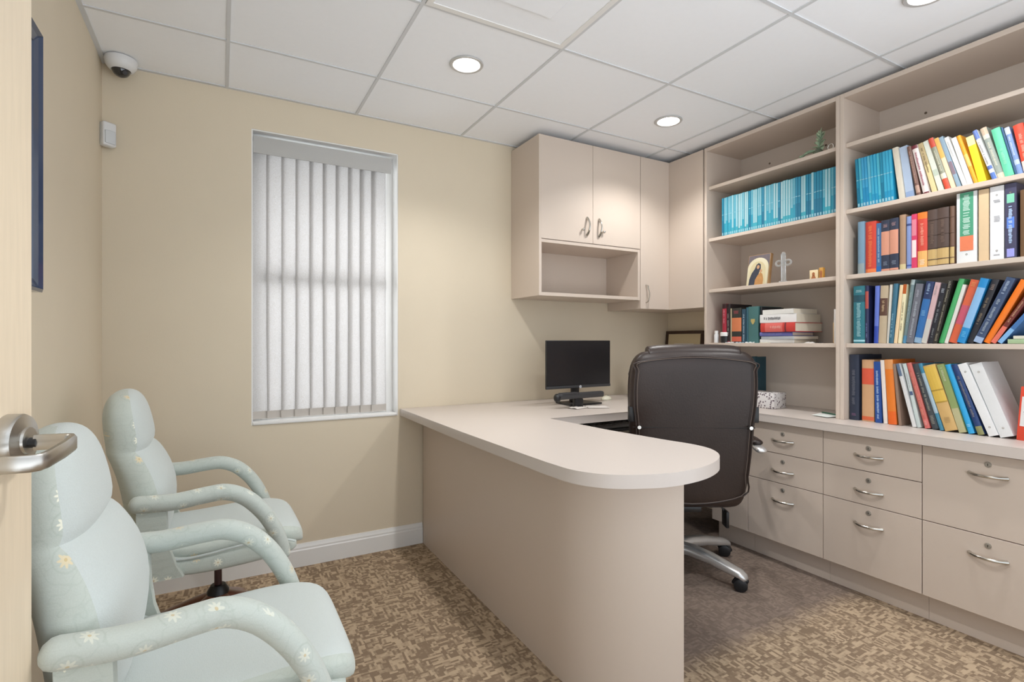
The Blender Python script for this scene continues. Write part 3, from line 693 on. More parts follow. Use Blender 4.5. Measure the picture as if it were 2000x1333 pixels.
def office_chair():
    t = thing('office_chair', 'high-backed dark brown leather office chair with a silver metal star base, seen from behind', 'office chair', (2.02, 1.935, 0), R(58.1))
    n = 40
    def xb(z): return -.352 - (z - .75) * .10 - .03 * math.exp(-((z - .62) / .2) ** 2) * 0     # rear surface
    hw = [(.395, .185), (.402, .212), (.42, .232), (.46, .248), (.55, .262), (.66, .270), (.77, .274), (.86, .283), (.95, .285), (1.02, .280), (1.06, .270), (1.09, .250), (1.105, .225), (1.110, .20)]
    rings = []
    for z, h in hw:
        e = 1.0 if .42 <= z <= 1.06 else (.8 if z in (.402, 1.09) else .55)
        th = .115 * e; g = []
        for k in range(n):
            a = 2 * math.pi * k / n; c, s_ = math.cos(a), math.sin(a)
            g.append((xb(z) + .0575 + math.copysign(abs(c) ** .42, c) * th / 2, math.copysign(abs(s_) ** .42, s_) * h, z))
        rings.append(g)
    bk = MB().loft(rings).build('backrest', LEATHER, t, local=True, smooth=70, sub=1)
    # welt round the rear panel and a seam across it
    def welt(ins, zlo, zhi, off, r):
        pr = [(z, h) for z, h in hw if zlo <= z <= zhi]; L = [Vector((xb(z) + off, -(h - ins), z)) for z, h in pr]; Rr = [Vector((xb(z) + off, h - ins, z)) for z, h in reversed(pr)]
        return catmull(L + [Vector((xb(zhi) + off, 0, zhi + .012))] + Rr + [Vector((xb(zlo) + off, 0, zlo - .008))], 4, closed=True)
    MB().tube(welt(.019, .425, 1.075, .005, 0), .0035, seg=8, closed=True).build('welt', LEATHER, bk, local=True)
    MB().tube(welt(.032, .43, 1.07, .0005, 0), .0012, seg=6, closed=True).build('stitching', mat('tan_thread', '6f625a', .7), bk, local=True)
    MB().tube([(xb(.768) + .002 + (.008 if abs(y) > .25 else 0), y, .768) for y in [-.268 + .536 * k / 12 for k in range(13)]], .0022, seg=6).build('seam', mat('leather_seam', '15100f', .6), bk, local=True)
    # pillow roll along the top of the front side
    MB().loft([[(-.315 + .052 * math.cos(a), y, 1.088 + (.052 - .010 * (abs(y) / .2) ** 6) * math.sin(a)) for a in [2 * math.pi * q / 20 for q in range(20)]] for y in (-.205, -.198, -.17, -.09, 0, .09, .17, .198, .205)]).build('head_pillow', LEATHER, t, local=True, smooth=80, sub=1)
    # front cushions and seat
    for z0, z1, hw_ in ((.58, .80, .225), (.80, 1.03, .23)):
        MB().box(-.30, -.235 - (z0 - .6) * .1, -hw_, hw_, z0, z1, .028, seg=4).build('back_cushion', LEATHER, t, local=True, smooth=60)
    MB().box(-.27, .28, -.262, .262, .415, .52, .045, seg=5).build('seat', LEATHER, t, local=True, smooth=60)
    # arms
    for sy in (1, -1):
        P = catmull([(-.235, .338 * sy, .648), (-.12, .340 * sy, .664), (.0, .338 * sy, .664), (.065, .334 * sy, .640), (.070, .325 * sy, .585), (.02, .305 * sy, .520), (-.05, .285 * sy, .470), (-.12, .262 * sy, .455)], 4)
        a = MB().tube(P, [.026, .026, .025, .024, .022] + [.018] * (len(P) - 5), seg=12, flat=.55, up=(0, 1, 0), round_ends=True).build('arm', ALU, t, local=True, smooth=60)
        MB().tube(catmull([(-.19, .339 * sy, .676), (-.12, .340 * sy, .682), (-.05, .339 * sy, .683), (.01, .337 * sy, .679)], 4), [.027] * 13, seg=12, flat=.5, up=(0, 1, 0), round_ends=True).build('arm_pad', LEATHER, a, local=True, smooth=70)
        MB().box(-.345, -.31, .272 * sy - .014, .272 * sy + .014, .79, .86, .005).build('arm_bracket', BLACKP, t, local=True)
        MB().cyl((-.350, .243 * sy, .770), (-.366, .243 * sy, .770), .010, .008, seg=16).build('bolt', NICKEL, t, local=True)
    # mechanism, gas lift, paddle, base
    MB().box(-.15, .14, -.10, .10, .355, .418, .012).box(-.30, -.10, -.05, .05, .375, .405, .008).build('mechanism', BLACKP, t, local=True)
    b = MB(); b.cyl((0, 0, .13), (0, 0, .25), .026, seg=20).build('gas_lift', PLAST, t, local=True); MB().cyl((0, 0, .25), (0, 0, .36), .032, seg=20).build('lift_cover', ALU, t, local=True)
    lv = MB().tube(catmull([(-.05, -.10, .38), (-.06, -.17, .375), (-.08, -.205, .345), (-.085, -.225, .31)], 4), .004, seg=8).build('lever', BLACKP, t, local=True)
    MB().box(-.118, -.052, -.238, -.222, .240, .322, .006).build('paddle', BLACKP, lv, local=True)
    MB().lathe([(.0005, .135), (.045, .130), (.050, .115), (.050, .085), (.044, .075), (.0005, .074)], seg=28).build('hub', ALU, t, local=True)
    for k in range(5):
        a = R(-77.2 - 58.1 + 72 * k); c, s_ = math.cos(a), math.sin(a); rings = []
        for rr, zt_, th, hw_ in ((.03, .140, .060, .036), (.10, .142, .054, .035), (.20, .130, .048, .033), (.29, .108, .042, .031), (.345, .094, .036, .029), (.366, .080, .030, .024), (.374, .068, .012, .014)):
            g = []
            for q in range(14):
                w_ = 2 * math.pi * q / 14; oy = math.copysign(abs(math.cos(w_)) ** .7, math.cos(w_)) * hw_; oz = math.copysign(abs(math.sin(w_)) ** .7, math.sin(w_)) * th / 2
                g.append((rr * c - oy * s_, rr * s_ + oy * c, zt_ - th / 2 + oz))
            rings.append(g)
        lg = MB().loft(rings).build('foot', ALU, t, local=True, smooth=60)
        castor(lg, (.345 * c, .345 * s_, 0), r=.030, ang=a + .4 + 2 * k)
    return t
office_chair()

# ================================================================== things on the desk
t = thing('monitor', 'small black computer monitor with a silver round badge on the desk', 'monitor', (1.88, 2.57, ZT), R(2))
MB().box(-.240, .243, -.020, -.004, .097, .382, .003).box(-.15, .15, -.004, .022, .14, .34, .008).build('bezel', BLACKP, t, local=True)
MB().box(-.238, .238, -.0207, -.0195, .116, .377, 0).build('screen', SCREEN, t, local=True, smooth=0)
MB().box(-.243, .243, -.0215, -.019, .0975, .113, .001).build('lower_bezel', GREYP, t, local=True)
MB().box(-.028, .028, .016, .034, .03, .20, .004).build('stand', BLACKP, t, local=True)
MB().prism([(-.12, -.085), (.12, -.085), (.10, .085), (-.10, .085)], .0, .010, bev=.003).box(-.030, .030, .005, .045, .010, .05, .006).build('base', BLACKP, t, local=True)
bd = MB().cyl((.006, -.0215, .104), (.006, -.0228, .104), .0085, seg=24).build('badge', PLAST, t, local=True)
tc = bpy.data.curves.new('badge_letters', 'FONT'); tc.body = 'hp'; tc.size = .012; tc.shear = .3; tc.align_x = 'CENTER'; tc.align_y = 'CENTER'; tc.extrude = .0001
to = bpy.data.objects.new('badge_letters', tc); tc.materials.append(mat('badge_blue', '3c5a8c', .4)); COL.objects.link(to); 
bpy.context.view_layer.update(); lm = bpy.data.meshes.new_from_object(to.evaluated_get(bpy.context.evaluated_depsgraph_get())); bpy.data.objects.remove(to)
lm.transform(Matrix.Translation((.006, -.0231, .104)) @ Matrix.Rotation(R(90), 4, 'X')); to = bpy.data.objects.new('badge_letters', lm); COL.objects.link(to); to.parent = bd
sb = thing('speaker_bar', 'long black speaker bar standing in front of the monitor stand', 'speaker', (1.80, 2.440, ZT), R(4))
MB().box(-.172, .172, -.022, .016, .050, .083, .008).box(-.14, -.02, -.024, .02, .078, .086, .003).build('bar', GREYP, sb, local=True)
MB().sphere((-.165, -.004, .060), .021, 1, 1.05, 1.15, seg=16).build('end_cap', BLACKP, sb, local=True, smooth=180)
MB().box(-.045, .015, -.018, .012, .0, .052, .008).box(-.035, .005, -.03, .02, 0, .008, .003).build('foot', BLACKP, sb, local=True)
t = thing('computer_mouse', 'cream white computer mouse right of the monitor', 'mouse', (2.175, 2.66, ZT), R(25))
MB().sphere((0, 0, 0.0), .05, 1, .62, .52, seg=24).build('body', mat('ivory_plastic', 'e6e3cf', .35), t, local=True, smooth=180)
bm_ = t.children[0].data
for v in bm_.vertices: v.co.z = max(v.co.z, .0005)
MB().box(.012, .030, -.002, .002, .020, .026, .001).build('wheel', GREYP, t, local=True)
# black glossy desk stand half hidden behind the office chair
t = thing('headset_stand', 'glossy black curved desk gadget half hidden behind the office chair', 'headset stand', (2.44, 2.70, ZT))
MB().tube(catmull([(2.47, 2.70, ZT + .035), (2.440, 2.69, ZT + .09), (2.412, 2.68, ZT + .135), (2.425, 2.68, ZT + .170), (2.47, 2.68, ZT + .178)], 5), [.018] * 6 + [.024] * 6 + [.028] * 5 + [.026] * 4, seg=14, round_ends=True).build('arm', BLACKG, t, smooth=70)
MB().lathe([(.0005, .03), (.02, .028), (.045, .012), (.05, .0005), (.0005, .0004)], (2.465, 2.70, ZT), seg=28).build('base', BLACKG, t)
# loose sheets on the desk under the monitor
for i, (x, y, a, lb) in enumerate(((1.76, 2.405, .3, 'crumpled thin white paper on the desk in front of the monitor, left one'), (1.87, 2.37, -.4, 'crumpled thin white paper on the desk in front of the monitor, right one'))):
    b = MB(); V = []; N = 7
    for j in range(N):
        for k in range(N):
            u, v = (k / (N - 1) - .5) * .12, (j / (N - 1) - .5) * .085; V.append((u, v, .0012 + .005 * abs(math.sin(3 * k + 2 * j + i)) * (1 if 0 < j < N - 1 else .3)))
    b.faces(V, [(j * N + k, j * N + k + 1, (j + 1) * N + k + 1, (j + 1) * N + k) for j in range(N - 1) for k in range(N - 1)])
    o = b.build('paper_sheet', mat('desk_tissue', 'cfc8c1', .8), None, smooth=30); o.location = (x, y, ZT + .0005); o.rotation_euler = (0, 0, a); tag(o, lb, 'paper')
    md = o.modifiers.new('thickness', 'SOLIDIFY'); md.thickness = .0006; md.offset = 1
# framed picture leaning on the right wall behind the office chair
t = thing('picture_frame', 'dark wooden picture frame with a cream mat leaning on the wall behind the office chair', 'picture frame', (2.90, 2.69, ZT + .0))
Mf = Matrix.Translation((2.880, 2.69, ZT + .003)) @ Matrix.Rotation(R(5.0), 4, 'Y')
b = MB(); W_, H_, fw = .345, .45, .022
b.box(-.009, .009, -W_ / 2, W_ / 2, 0, fw, .002, M=Mf).box(-.009, .009, -W_ / 2, W_ / 2, H_ - fw, H_, .002, M=Mf).box(-.009, .009, -W_ / 2, -W_ / 2 + fw, fw, H_ - fw, .002, M=Mf).box(-.009, .009, W_ / 2 - fw, W_ / 2, fw, H_ - fw, .002, M=Mf)
b.build('frame', WALNUT, t)
MB().box(-.003, .003, -W_ / 2 + fw, W_ / 2 - fw, fw, H_ - fw, M=Mf).build('mat_board', mat('cream_mat', 'c9b995', .7), t, smooth=0)
MB().box(-.0045, -.003, -.09, .09, .09, H_ - .09, M=Mf).build('print', mat('pale_print', 'cfc8bb', .6, noise=.1, nscale=20), t, smooth=0)

# rows of books: shelf -> (spine plane x, shelf height, [(y of the resting corner, thickness, height, lean in degrees, binding, colour, bands, lettering, label)])
BOOK_ROWS = {
 'A': (2.650, 1.785, [
  (1.203, 0.0218, 0.2386, 6.74, 'p', 'cfc8b8', [], [], 'cream paperback leaning against the last teal journal'),
  (1.18, 0.0318, 0.2357, 6.82, 'p', 'a9b9cf', [(0.0, 0.12, '8ea3c6')], [], 'pale blue-grey book leaning beside the teal journals'),
  (1.1362, 0.0163, 0.2272, 9.63, 'h', '6e4f45', [(0.05, 0.2, 'b09080')], [(0.25, 0.9, 'c9a595')], 'brown book between the pale blue book and the maroon-white one'),
  (1.1116, 0.0226, 0.2255, 11.51, 'h', 'ddd2ce', [(0.0, 0.03, '6a2530'), (0.93, 1, '6a2530')], [(0.15, 0.85, '8a3a4c')], 'white book with maroon lettering on the upper right shelf'),
  (1.0808, 0.0175, 0.2312, 13.25, 'p', 'd8c795', [(0.55, 1, 'b5a27a')], [(0.4, 0.9, '6b5b42')], 'straw-gold paperback with a brown upper spine'),
  (1.0591, 0.0203, 0.236, 13.98, 'p', 'd5d8cc', [(0.3, 0.42, 'b9c4b4')], [], 'pale greenish white book left of the one with red ends'),
  (1.0334, 0.0195, 0.2401, 14.96, 'h', '8d8f7c', [(0.0, 0.2, 'd24f35'), (0.82, 1, 'c44a35'), (0.2, 0.3, 'd8d3bd')], [(0.35, 0.75, 'e5e0c8')], 'grey photo-spined book with red ends'),
  (1.012, 0.0154, 0.2341, 15.1, 'p', 'eecfae', [(0.6, 1, 'eeb060')], [], 'thin cream and orange booklet behind the red-ended book'),
  (0.9937, 0.0141, 0.2356, 15.51, 'p', '8da4b5', [(0.25, 0.5, '84727e')], [], 'thin slate-blue booklet before the two white books'),
  (0.9753, 0.0155, 0.2282, 16.29, 'p', 'dfdfdc', [], [(0.6, 0.9, 'b9b9bb')], 'white paperback, first of the two left of the orange book'),
  (0.9586, 0.0174, 0.2154, 15.07, 'p', 'e6e3df', [], [(0.5, 0.8, 'c9c6c4')], 'white paperback touching the orange book'),
  (0.9378, 0.0141, 0.2191, 15.62, 'h', 'eda62a', [(0.35, 0.6, 'f0c268')], [], 'orange book on the upper right shelf'),
  (0.9228, 0.0254, 0.1995, 12.15, 'p', 'f2cd25', [(0.8, 1, 'f3e3a0')], [], 'bright yellow book on the upper right shelf'),
  (0.8798, 0.0152, 0.2212, 16.55, 'h', 'e2e2df', [(0.82, 1, '6880bf'), (0.0, 0.13, '5878bd'), (0.2, 0.27, '5a72b0')], [(0.3, 0.75, '77777a')], 'white book with blue ends on the upper right shelf'),
  (0.8635, 0.0202, 0.2237, 15.03, 'h', '9aa29a', [(0.86, 1, 'cfb9a0'), (0.0, 0.1, 'e6cdb8'), (0.78, 0.86, 'd4d4c6')], [(0.25, 0.72, 'e9e0ca')], 'thick grey book with beige ends left of the green one'),
  (0.8423, 0.0274, 0.2026, 12.25, 'h', '66c9a2', [], [(0.25, 0.6, '9ddcc0')], 'mint-green book on the upper right shelf'),
  (0.8127, 0.0068, 0.2028, 12.53, 'p', '39618a', [], [], 'thin navy booklet beside the mint-green book'),
  (0.8051, 0.0157, 0.1942, 11.89, 'h', '7b95c8', [(0.2, 0.3, 'b5c4e4'), (0.85, 1, 'c9d3ea')], [(0.4, 0.8, 'e0e6f2')], 'blue book between the navy booklet and the red book'),
  (0.7886, 0.0296, 0.1948, 9.75, 'h', 'e84d35', [(0.0, 0.25, 'e8d3c8')], [(0.3, 0.8, 'f5b8a8')], 'thick red book at the right end of the upper right shelf'),
  (0.7581, 0.0247, 0.1823, 9.15, 'h', '3a4a6a', [], [(0.3, 0.8, 'c0c8d8')], 'dark blue book past the thick red book'),
 ]),
 'B': (2.650, 1.471, [
  (1.377, 0.029, 0.247, 0.0, 'h', '6f8fa5', [(0.0, 0.2, '8a989b')], [], 'blue-grey book first on the second right shelf'),
  (1.3474, 0.046, 0.241, 0.0, 'h', 'c64333', [(0.0, 0.08, 'dd7a45')], [(0.12, 0.92, 'e8894f')], 'red book with orange lettering on the second right shelf'),
  (1.3008, 0.021, 0.227, 0.0, 'p', '3f6a96', [(0.0, 0.12, '1f64a8')], [(0.2, 0.9, 'b9cfdc')], 'thin blue book between the red book and the navy set'),
  (1.279, 0.035, 0.234, 0.0, 'h', '2c3448', [(0.32, 0.78, 'cf9178'), (0.01, 0.05, 'd0937b')], [(0.86, 0.92, 'd8a8a0'), (0.12, 0.2, '9aa7b5')], 'navy book with salmon label, left one of the pair'),
  (1.242, 0.035, 0.236, 0.0, 'h', '2c3448', [(0.32, 0.78, 'cf9178'), (0.01, 0.05, 'd0937b')], [(0.86, 0.92, 'd8a8a0'), (0.12, 0.2, '9aa7b5')], 'navy book with salmon label, right one of the pair'),
  (1.205, 0.025, 0.245, 0.0, 'h', 'a5856a', [(0.0, 0.1, 'cfbf90')], [], 'plain tan book right of the navy pair'),
  (1.177, 0.02, 0.232, 0.0, 'h', '8296c8', [(0.82, 0.86, '3a4a80'), (0.05, 0.08, '3a55a0')], [], 'lavender-blue book beside the pink one'),
  (1.155, 0.02, 0.237, 0.0, 'p', 'd23f66', [(0.2, 0.52, 'eed7d5'), (0.6, 0.9, 'd88090')], [], 'pink book with a white label on the second right shelf'),
  (1.134, 0.036, 0.239, 0.0, 'h', 'cf4a3c', [(0.88, 1, 'e87a2c'), (0.0, 0.3, 'e9b26a')], [(0.4, 0.8, 'eeb29a'), (0.05, 0.15, 'f5eee8')], 'red and orange book left of the brown leather pair'),
  (1.097, 0.037, 0.242, 0.0, 'l', '54433c', [(0.02, 0.3, 'c7a86f')], [(0.4, 0.8, '7a655a')], 'brown leather-look book with a tan foot, left of the pair'),
  (1.059, 0.04, 0.242, 0.0, 'l', '54433c', [(0.02, 0.3, 'c7a86f')], [(0.4, 0.8, '7a655a')], 'brown leather-look book with a tan foot, right of the pair'),
  (1.017, 0.016, 0.241, 0.0, 'l', '6d5140', [(0.02, 0.3, 'c0a56c')], [], 'narrow brown leather-look book against the white binder'),
  (0.996, 0.067, 0.293, 0.0, 'b', 'e4e6e6', [(0.3, 0.98, '56a081'), (0.3, 0.245, 'ffffff')], [(0.4, 0.96, 'e6f2ea')], 'white binder with a green and orange spine card'),
  (0.924, 0.032, 0.286, 0.0, 'p', 'dcc09a', [], [], 'cream file folder between the two white binders'),
  (0.889, 0.043, 0.289, 0.0, 'b', 'e9eaec', [], [(0.52, 0.6, '9a9aa0'), (0.78, 0.82, '77777c'), (0.06, 0.08, '77777c')], 'tall plain white binder beside the cream file folder'),
  (0.843, 0.034, 0.289, 0.0, 'b', '4b4a63', [(0.02, 0.13, '9d9fe2'), (0.74, 0.86, '84cdb0'), (0.4, 0.55, '5e86d8')], [(0.2, 0.7, 'dfe9ea')], 'dark violet picture-spined binder with a white edge'),
  (0.8, 0.029, 0.255, 0.0, 'h', '6e5238', [], [], 'dark brown book at the right end of the second right shelf'),
 ]),
 'C': (2.650, 1.142, [
  (1.348, 0.052, 0.273, -0.0, 'h', '2f7784', [(0.72, 0.84, '24505e'), (0.03, 0.06, 'a9dbe6')], [(0.12, 0.7, 'bfe0e4'), (0.89, 0.93, 'cfe8ec')], 'thick teal book with white lettering at the left end of the third right shelf'),
  (1.33, 0.015, 0.271, -0.0, 'h', '22284c', [(0.6, 0.9, 'a8483f')], [(0.1, 0.35, '8a94c8')], 'thin navy book with a red label beside the thick teal book'),
  (1.2905, 0.019, 0.2661, -1.29, 'h', '5d72c4', [(0.0, 0.3, '2c47a5')], [], 'narrow royal blue book on the third right shelf'),
  (1.2579, 0.032, 0.2642, -2.17, 'h', 'b9a78c', [(0.48, 0.78, '5c3f33')], [(0.55, 0.74, 'd8c39a')], 'tan book with a dark brown band'),
  (1.2463, 0.011, 0.2674, -3.0, 'p', 'd9d6cd', [], [], 'thin off-white book beside the tan banded one'),
  (1.2278, 0.0179, 0.2688, -4.48, 'h', '35687f', [], [(0.1, 0.5, 'a9cbd9')], 'slim steel-teal book on the third right shelf'),
  (1.2132, 0.0139, 0.2622, -5.47, 'p', 'eed2a8', [], [], 'thin cream-orange booklet on the third right shelf'),
  (1.1955, 0.014, 0.2629, -4.8, 'p', 'e5dcb5', [(0.84, 1, 'b1541d')], [(0.2, 0.7, '6a5a48')], 'cream book with a rust-orange top'),
  (1.179, 0.0159, 0.2821, -6.92, 'h', '6d8286', [(0.0, 0.12, '4f88ac'), (0.92, 1, 'aebfc0')], [(0.3, 0.8, 'a0b0b0')], 'tall grey-teal book, its top above its neighbours'),
  (1.1505, 0.0277, 0.2608, -8.38, 'p', '6a6c76', [], [(0.1, 0.7, 'b4bcc2'), (0.78, 0.92, 'a8acb4')], 'grey book with pale lettering on the third right shelf'),
  (1.12, 0.0295, 0.2672, -10.13, 'h', '2f6aa8', [(0.72, 1, '24345c'), (0.0, 0.09, '8cabc5')], [(0.45, 0.54, '8fc3ea'), (0.8, 0.97, 'b4cfe4')], 'bright blue book with a navy head'),
  (1.0995, 0.0196, 0.262, -11.22, 'p', 'c9a9ab', [(0.0, 0.4, 'c2bfb8')], [(0.8, 0.95, '9a8f8f')], 'pink and grey paperback beside the bright blue book'),
  (1.0789, 0.0196, 0.2561, -11.49, 'p', '26272f', [], [(0.1, 0.25, '9a9c9c'), (0.35, 0.7, '9fa6a8'), (0.85, 0.92, 'dce4ec')], 'black book with grey-blue lettering'),
  (1.0624, 0.0157, 0.2687, -11.81, 'p', '2b2823', [], [(0.04, 0.16, 'c5bda2'), (0.2, 0.85, 'b9b59e'), (0.88, 0.98, 'c8c6b8')], 'black book with cream lettering left of the green one'),
  (1.0421, 0.0193, 0.2743, -15.0, 'h', '49a866', [], [], 'plain green book on the third right shelf'),
  (1.0271, 0.0126, 0.2481, -14.71, 'p', 'd9d7d0', [], [], 'thin white book between the green and red-orange ones'),
  (0.9968, 0.0288, 0.2646, -16.24, 'h', 'd2603f', [(0.3, 0.6, 'c2556a')], [(0.9, 0.96, 'e0a060')], 'red-orange book with a rosy middle'),
  (0.9683, 0.0268, 0.2676, -16.95, 'h', '1f86c4', [(0.24, 0.86, '86b4dc')], [(0.1, 0.18, '7fd0f4')], 'azure book with a pale blue title panel'),
  (0.9438, 0.0228, 0.2631, -18.16, 'h', '2a2a30', [], [(0.3, 0.72, 'a58e70'), (0.84, 0.92, 'b59a8a')], 'black book with tan lettering right of the azure one'),
  (0.9141, 0.0277, 0.2695, -22.47, 'h', '3a4c6c', [(0.0, 0.09, '9ab0d0')], [(0.14, 0.68, 'b3c0c4'), (0.76, 0.96, 'c0d0e0')], 'slate-blue book with stacked white lettering left of the orange one'),
  (0.8901, 0.0217, 0.2621, -25.29, 'h', 'f07a1a', [], [], 'vivid orange book leaning hard to the right'),
  (0.8713, 0.0165, 0.2419, -29.74, 'h', '6e2a22', [(0.0, 0.3, 'dd705c')], [(0.38, 0.85, 'cbb28a')], 'maroon book with cream lettering under the orange one'),
  (0.853, 0.0154, 0.2165, -35.6, 'p', '3f6ea6', [(0.0, 0.3, '7fb0dc')], [], 'blue paperback leaning lowest on the third right shelf'),
 ]),
 'D': (2.650, 0.775, [
  (1.411, 0.043, 0.313, 0.0, 'h', '2c3446', [], [(0.24, 0.77, '76777f'), (0.07, 0.11, '9a6a8a')], 'charcoal navy book at the left end of the counter row'),
  (1.363, 0.053, 0.29, 0.0, 'h', 'c99d75', [(0.6, 0.86, 'd4593f'), (0.02, 0.08, 'd4653f')], [], 'tan book with an orange-red label on the counter'),
  (1.3024, 0.0274, 0.2821, 1.42, 'p', '234a90', [], [(0.05, 0.85, 'e0ecf8')], 'royal blue book with bold white lettering on the counter'),
  (1.2678, 0.0167, 0.2903, 2.76, 'p', 'e2d8cf', [], [], 'white book between the royal blue and the orange ones'),
  (1.2476, 0.0345, 0.2935, 3.32, 'h', 'e07a28', [(0.0, 0.2, 'e2641c'), (0.85, 1, 'd8945a')], [], 'orange book in the counter row'),
  (1.2044, 0.0115, 0.276, 4.99, 'p', '8d7565', [], [], 'thin taupe booklet behind the orange book'),
  (1.1512, 0.014, 0.2826, 13.3, 'p', 'd5d5d4', [(0.8, 1, '5d6f88')], [], 'white book with a slate head leaning in the counter row'),
  (1.1363, 0.0148, 0.2818, 11.67, 'p', 'c2cdca', [(0.5, 0.56, '4a5a7c')], [(0.6, 0.85, 'a9a2ae')], 'pale grey-green book beside the white leaning one'),
  (1.1072, 0.0195, 0.2879, 14.28, 'h', 'c2655c', [(0.0, 0.14, 'cf6a66')], [(0.2, 0.85, 'd99a84'), (0.05, 0.12, 'eac0b8')], 'dusty red book in the counter row'),
  (1.0815, 0.0243, 0.285, 15.26, 'h', '3e444a', [], [(0.28, 0.86, 'b0ab98'), (0.08, 0.2, 'b4ad9c')], 'dark grey book with a beige title strip'),
  (1.0517, 0.0152, 0.2902, 16.0, 'h', '3b7f9c', [(0.25, 0.85, '9eb6c4')], [], 'teal book left of the yellow box file'),
  (1.0324, 0.0442, 0.2806, 16.56, 'h', 'c9a56a', [(0.42, 0.98, 'd3b04e'), (0.42, 0.44, 'a98a38'), (0.6, 0.62, 'a98a38')], [(0.12, 0.2, 'a8895a')], 'wide yellow and tan book in the counter row'),
  (0.986, 0.025, 0.2868, 15.78, 'p', '8a9a62', [(0.0, 0.35, 'b3ae86')], [(0.75, 0.95, 'cfcdb8')], 'olive green book beside the wide yellow one'),
  (0.9576, 0.0211, 0.2883, 16.11, 'h', '2fa3dc', [], [(0.1, 0.14, 'bfe8ff')], 'cyan book left of the two white binders'),
  (0.925, 0.0217, 0.2913, 18.0, 'h', '1f3a6c', [(0.0, 0.12, '8a8a5a')], [(0.25, 0.85, 'a49484')], 'navy book with speckled lettering against the white binders'),
  (0.8916, 0.0313, 0.2977, 19.84, 'b', 'e2e3e3', [], [], 'white binder leaning in the counter row, left of the two'),
  (0.8579, 0.0415, 0.2967, 19.29, 'b', 'dcdddd', [], [], 'white binder leaning in the counter row, right of the two'),
 ]),
}

# ================================================================== books
DEPTH = {'h': .205, 'p': .175, 'b': .262, 'l': .215, 'j': .180}
def spine_pts(t, kind, side):
    """plan profile of the spine from its left to its right edge; side -1: the book extends to -y, +1: to +y"""
    y0, y1 = (0, -t) if side < 0 else (t, 0); bul = {'h': .0035, 'l': .0045, 'p': .0006, 'b': .0010, 'j': .0004}[kind]; n = 8; out = []
    for k in range(n + 1):
        u = -1 + 2 * k / n; out.append((-bul * (1 - u * u), (y0 + y1) / 2 - u * (y0 - y1) / 2 * -1 * 1.0))
    return [(x, y0 + (y1 - y0) * k / n) for k, (x, _) in enumerate(out)]
def spine_patch(b, sp, z0, z1, u0, u1, off, mi=0):
    n = len(sp) - 1
    def at(u):
        f = max(0, min(n - 1e-6, u * n)); i = int(f); q = f - i; return (sp[i][0] + (sp[i + 1][0] - sp[i][0]) * q - off, sp[i][1] + (sp[i + 1][1] - sp[i][1]) * q)
    us = [u0 + (u1 - u0) * k / 4 for k in range(5)]; P = [at(u) for u in us]
    V = [(x, y, z) for z in (z0, z1) for x, y in P]
    b.faces(V, [(k, k + 1, 6 + k, 5 + k) for k in range(4)], mi)
def blend(a, b, f=.62):
    return ''.join('%02x' % int(int(a[i:i + 2], 16) * f + int(b[i:i + 2], 16) * (1 - f)) for i in (0, 2, 4))
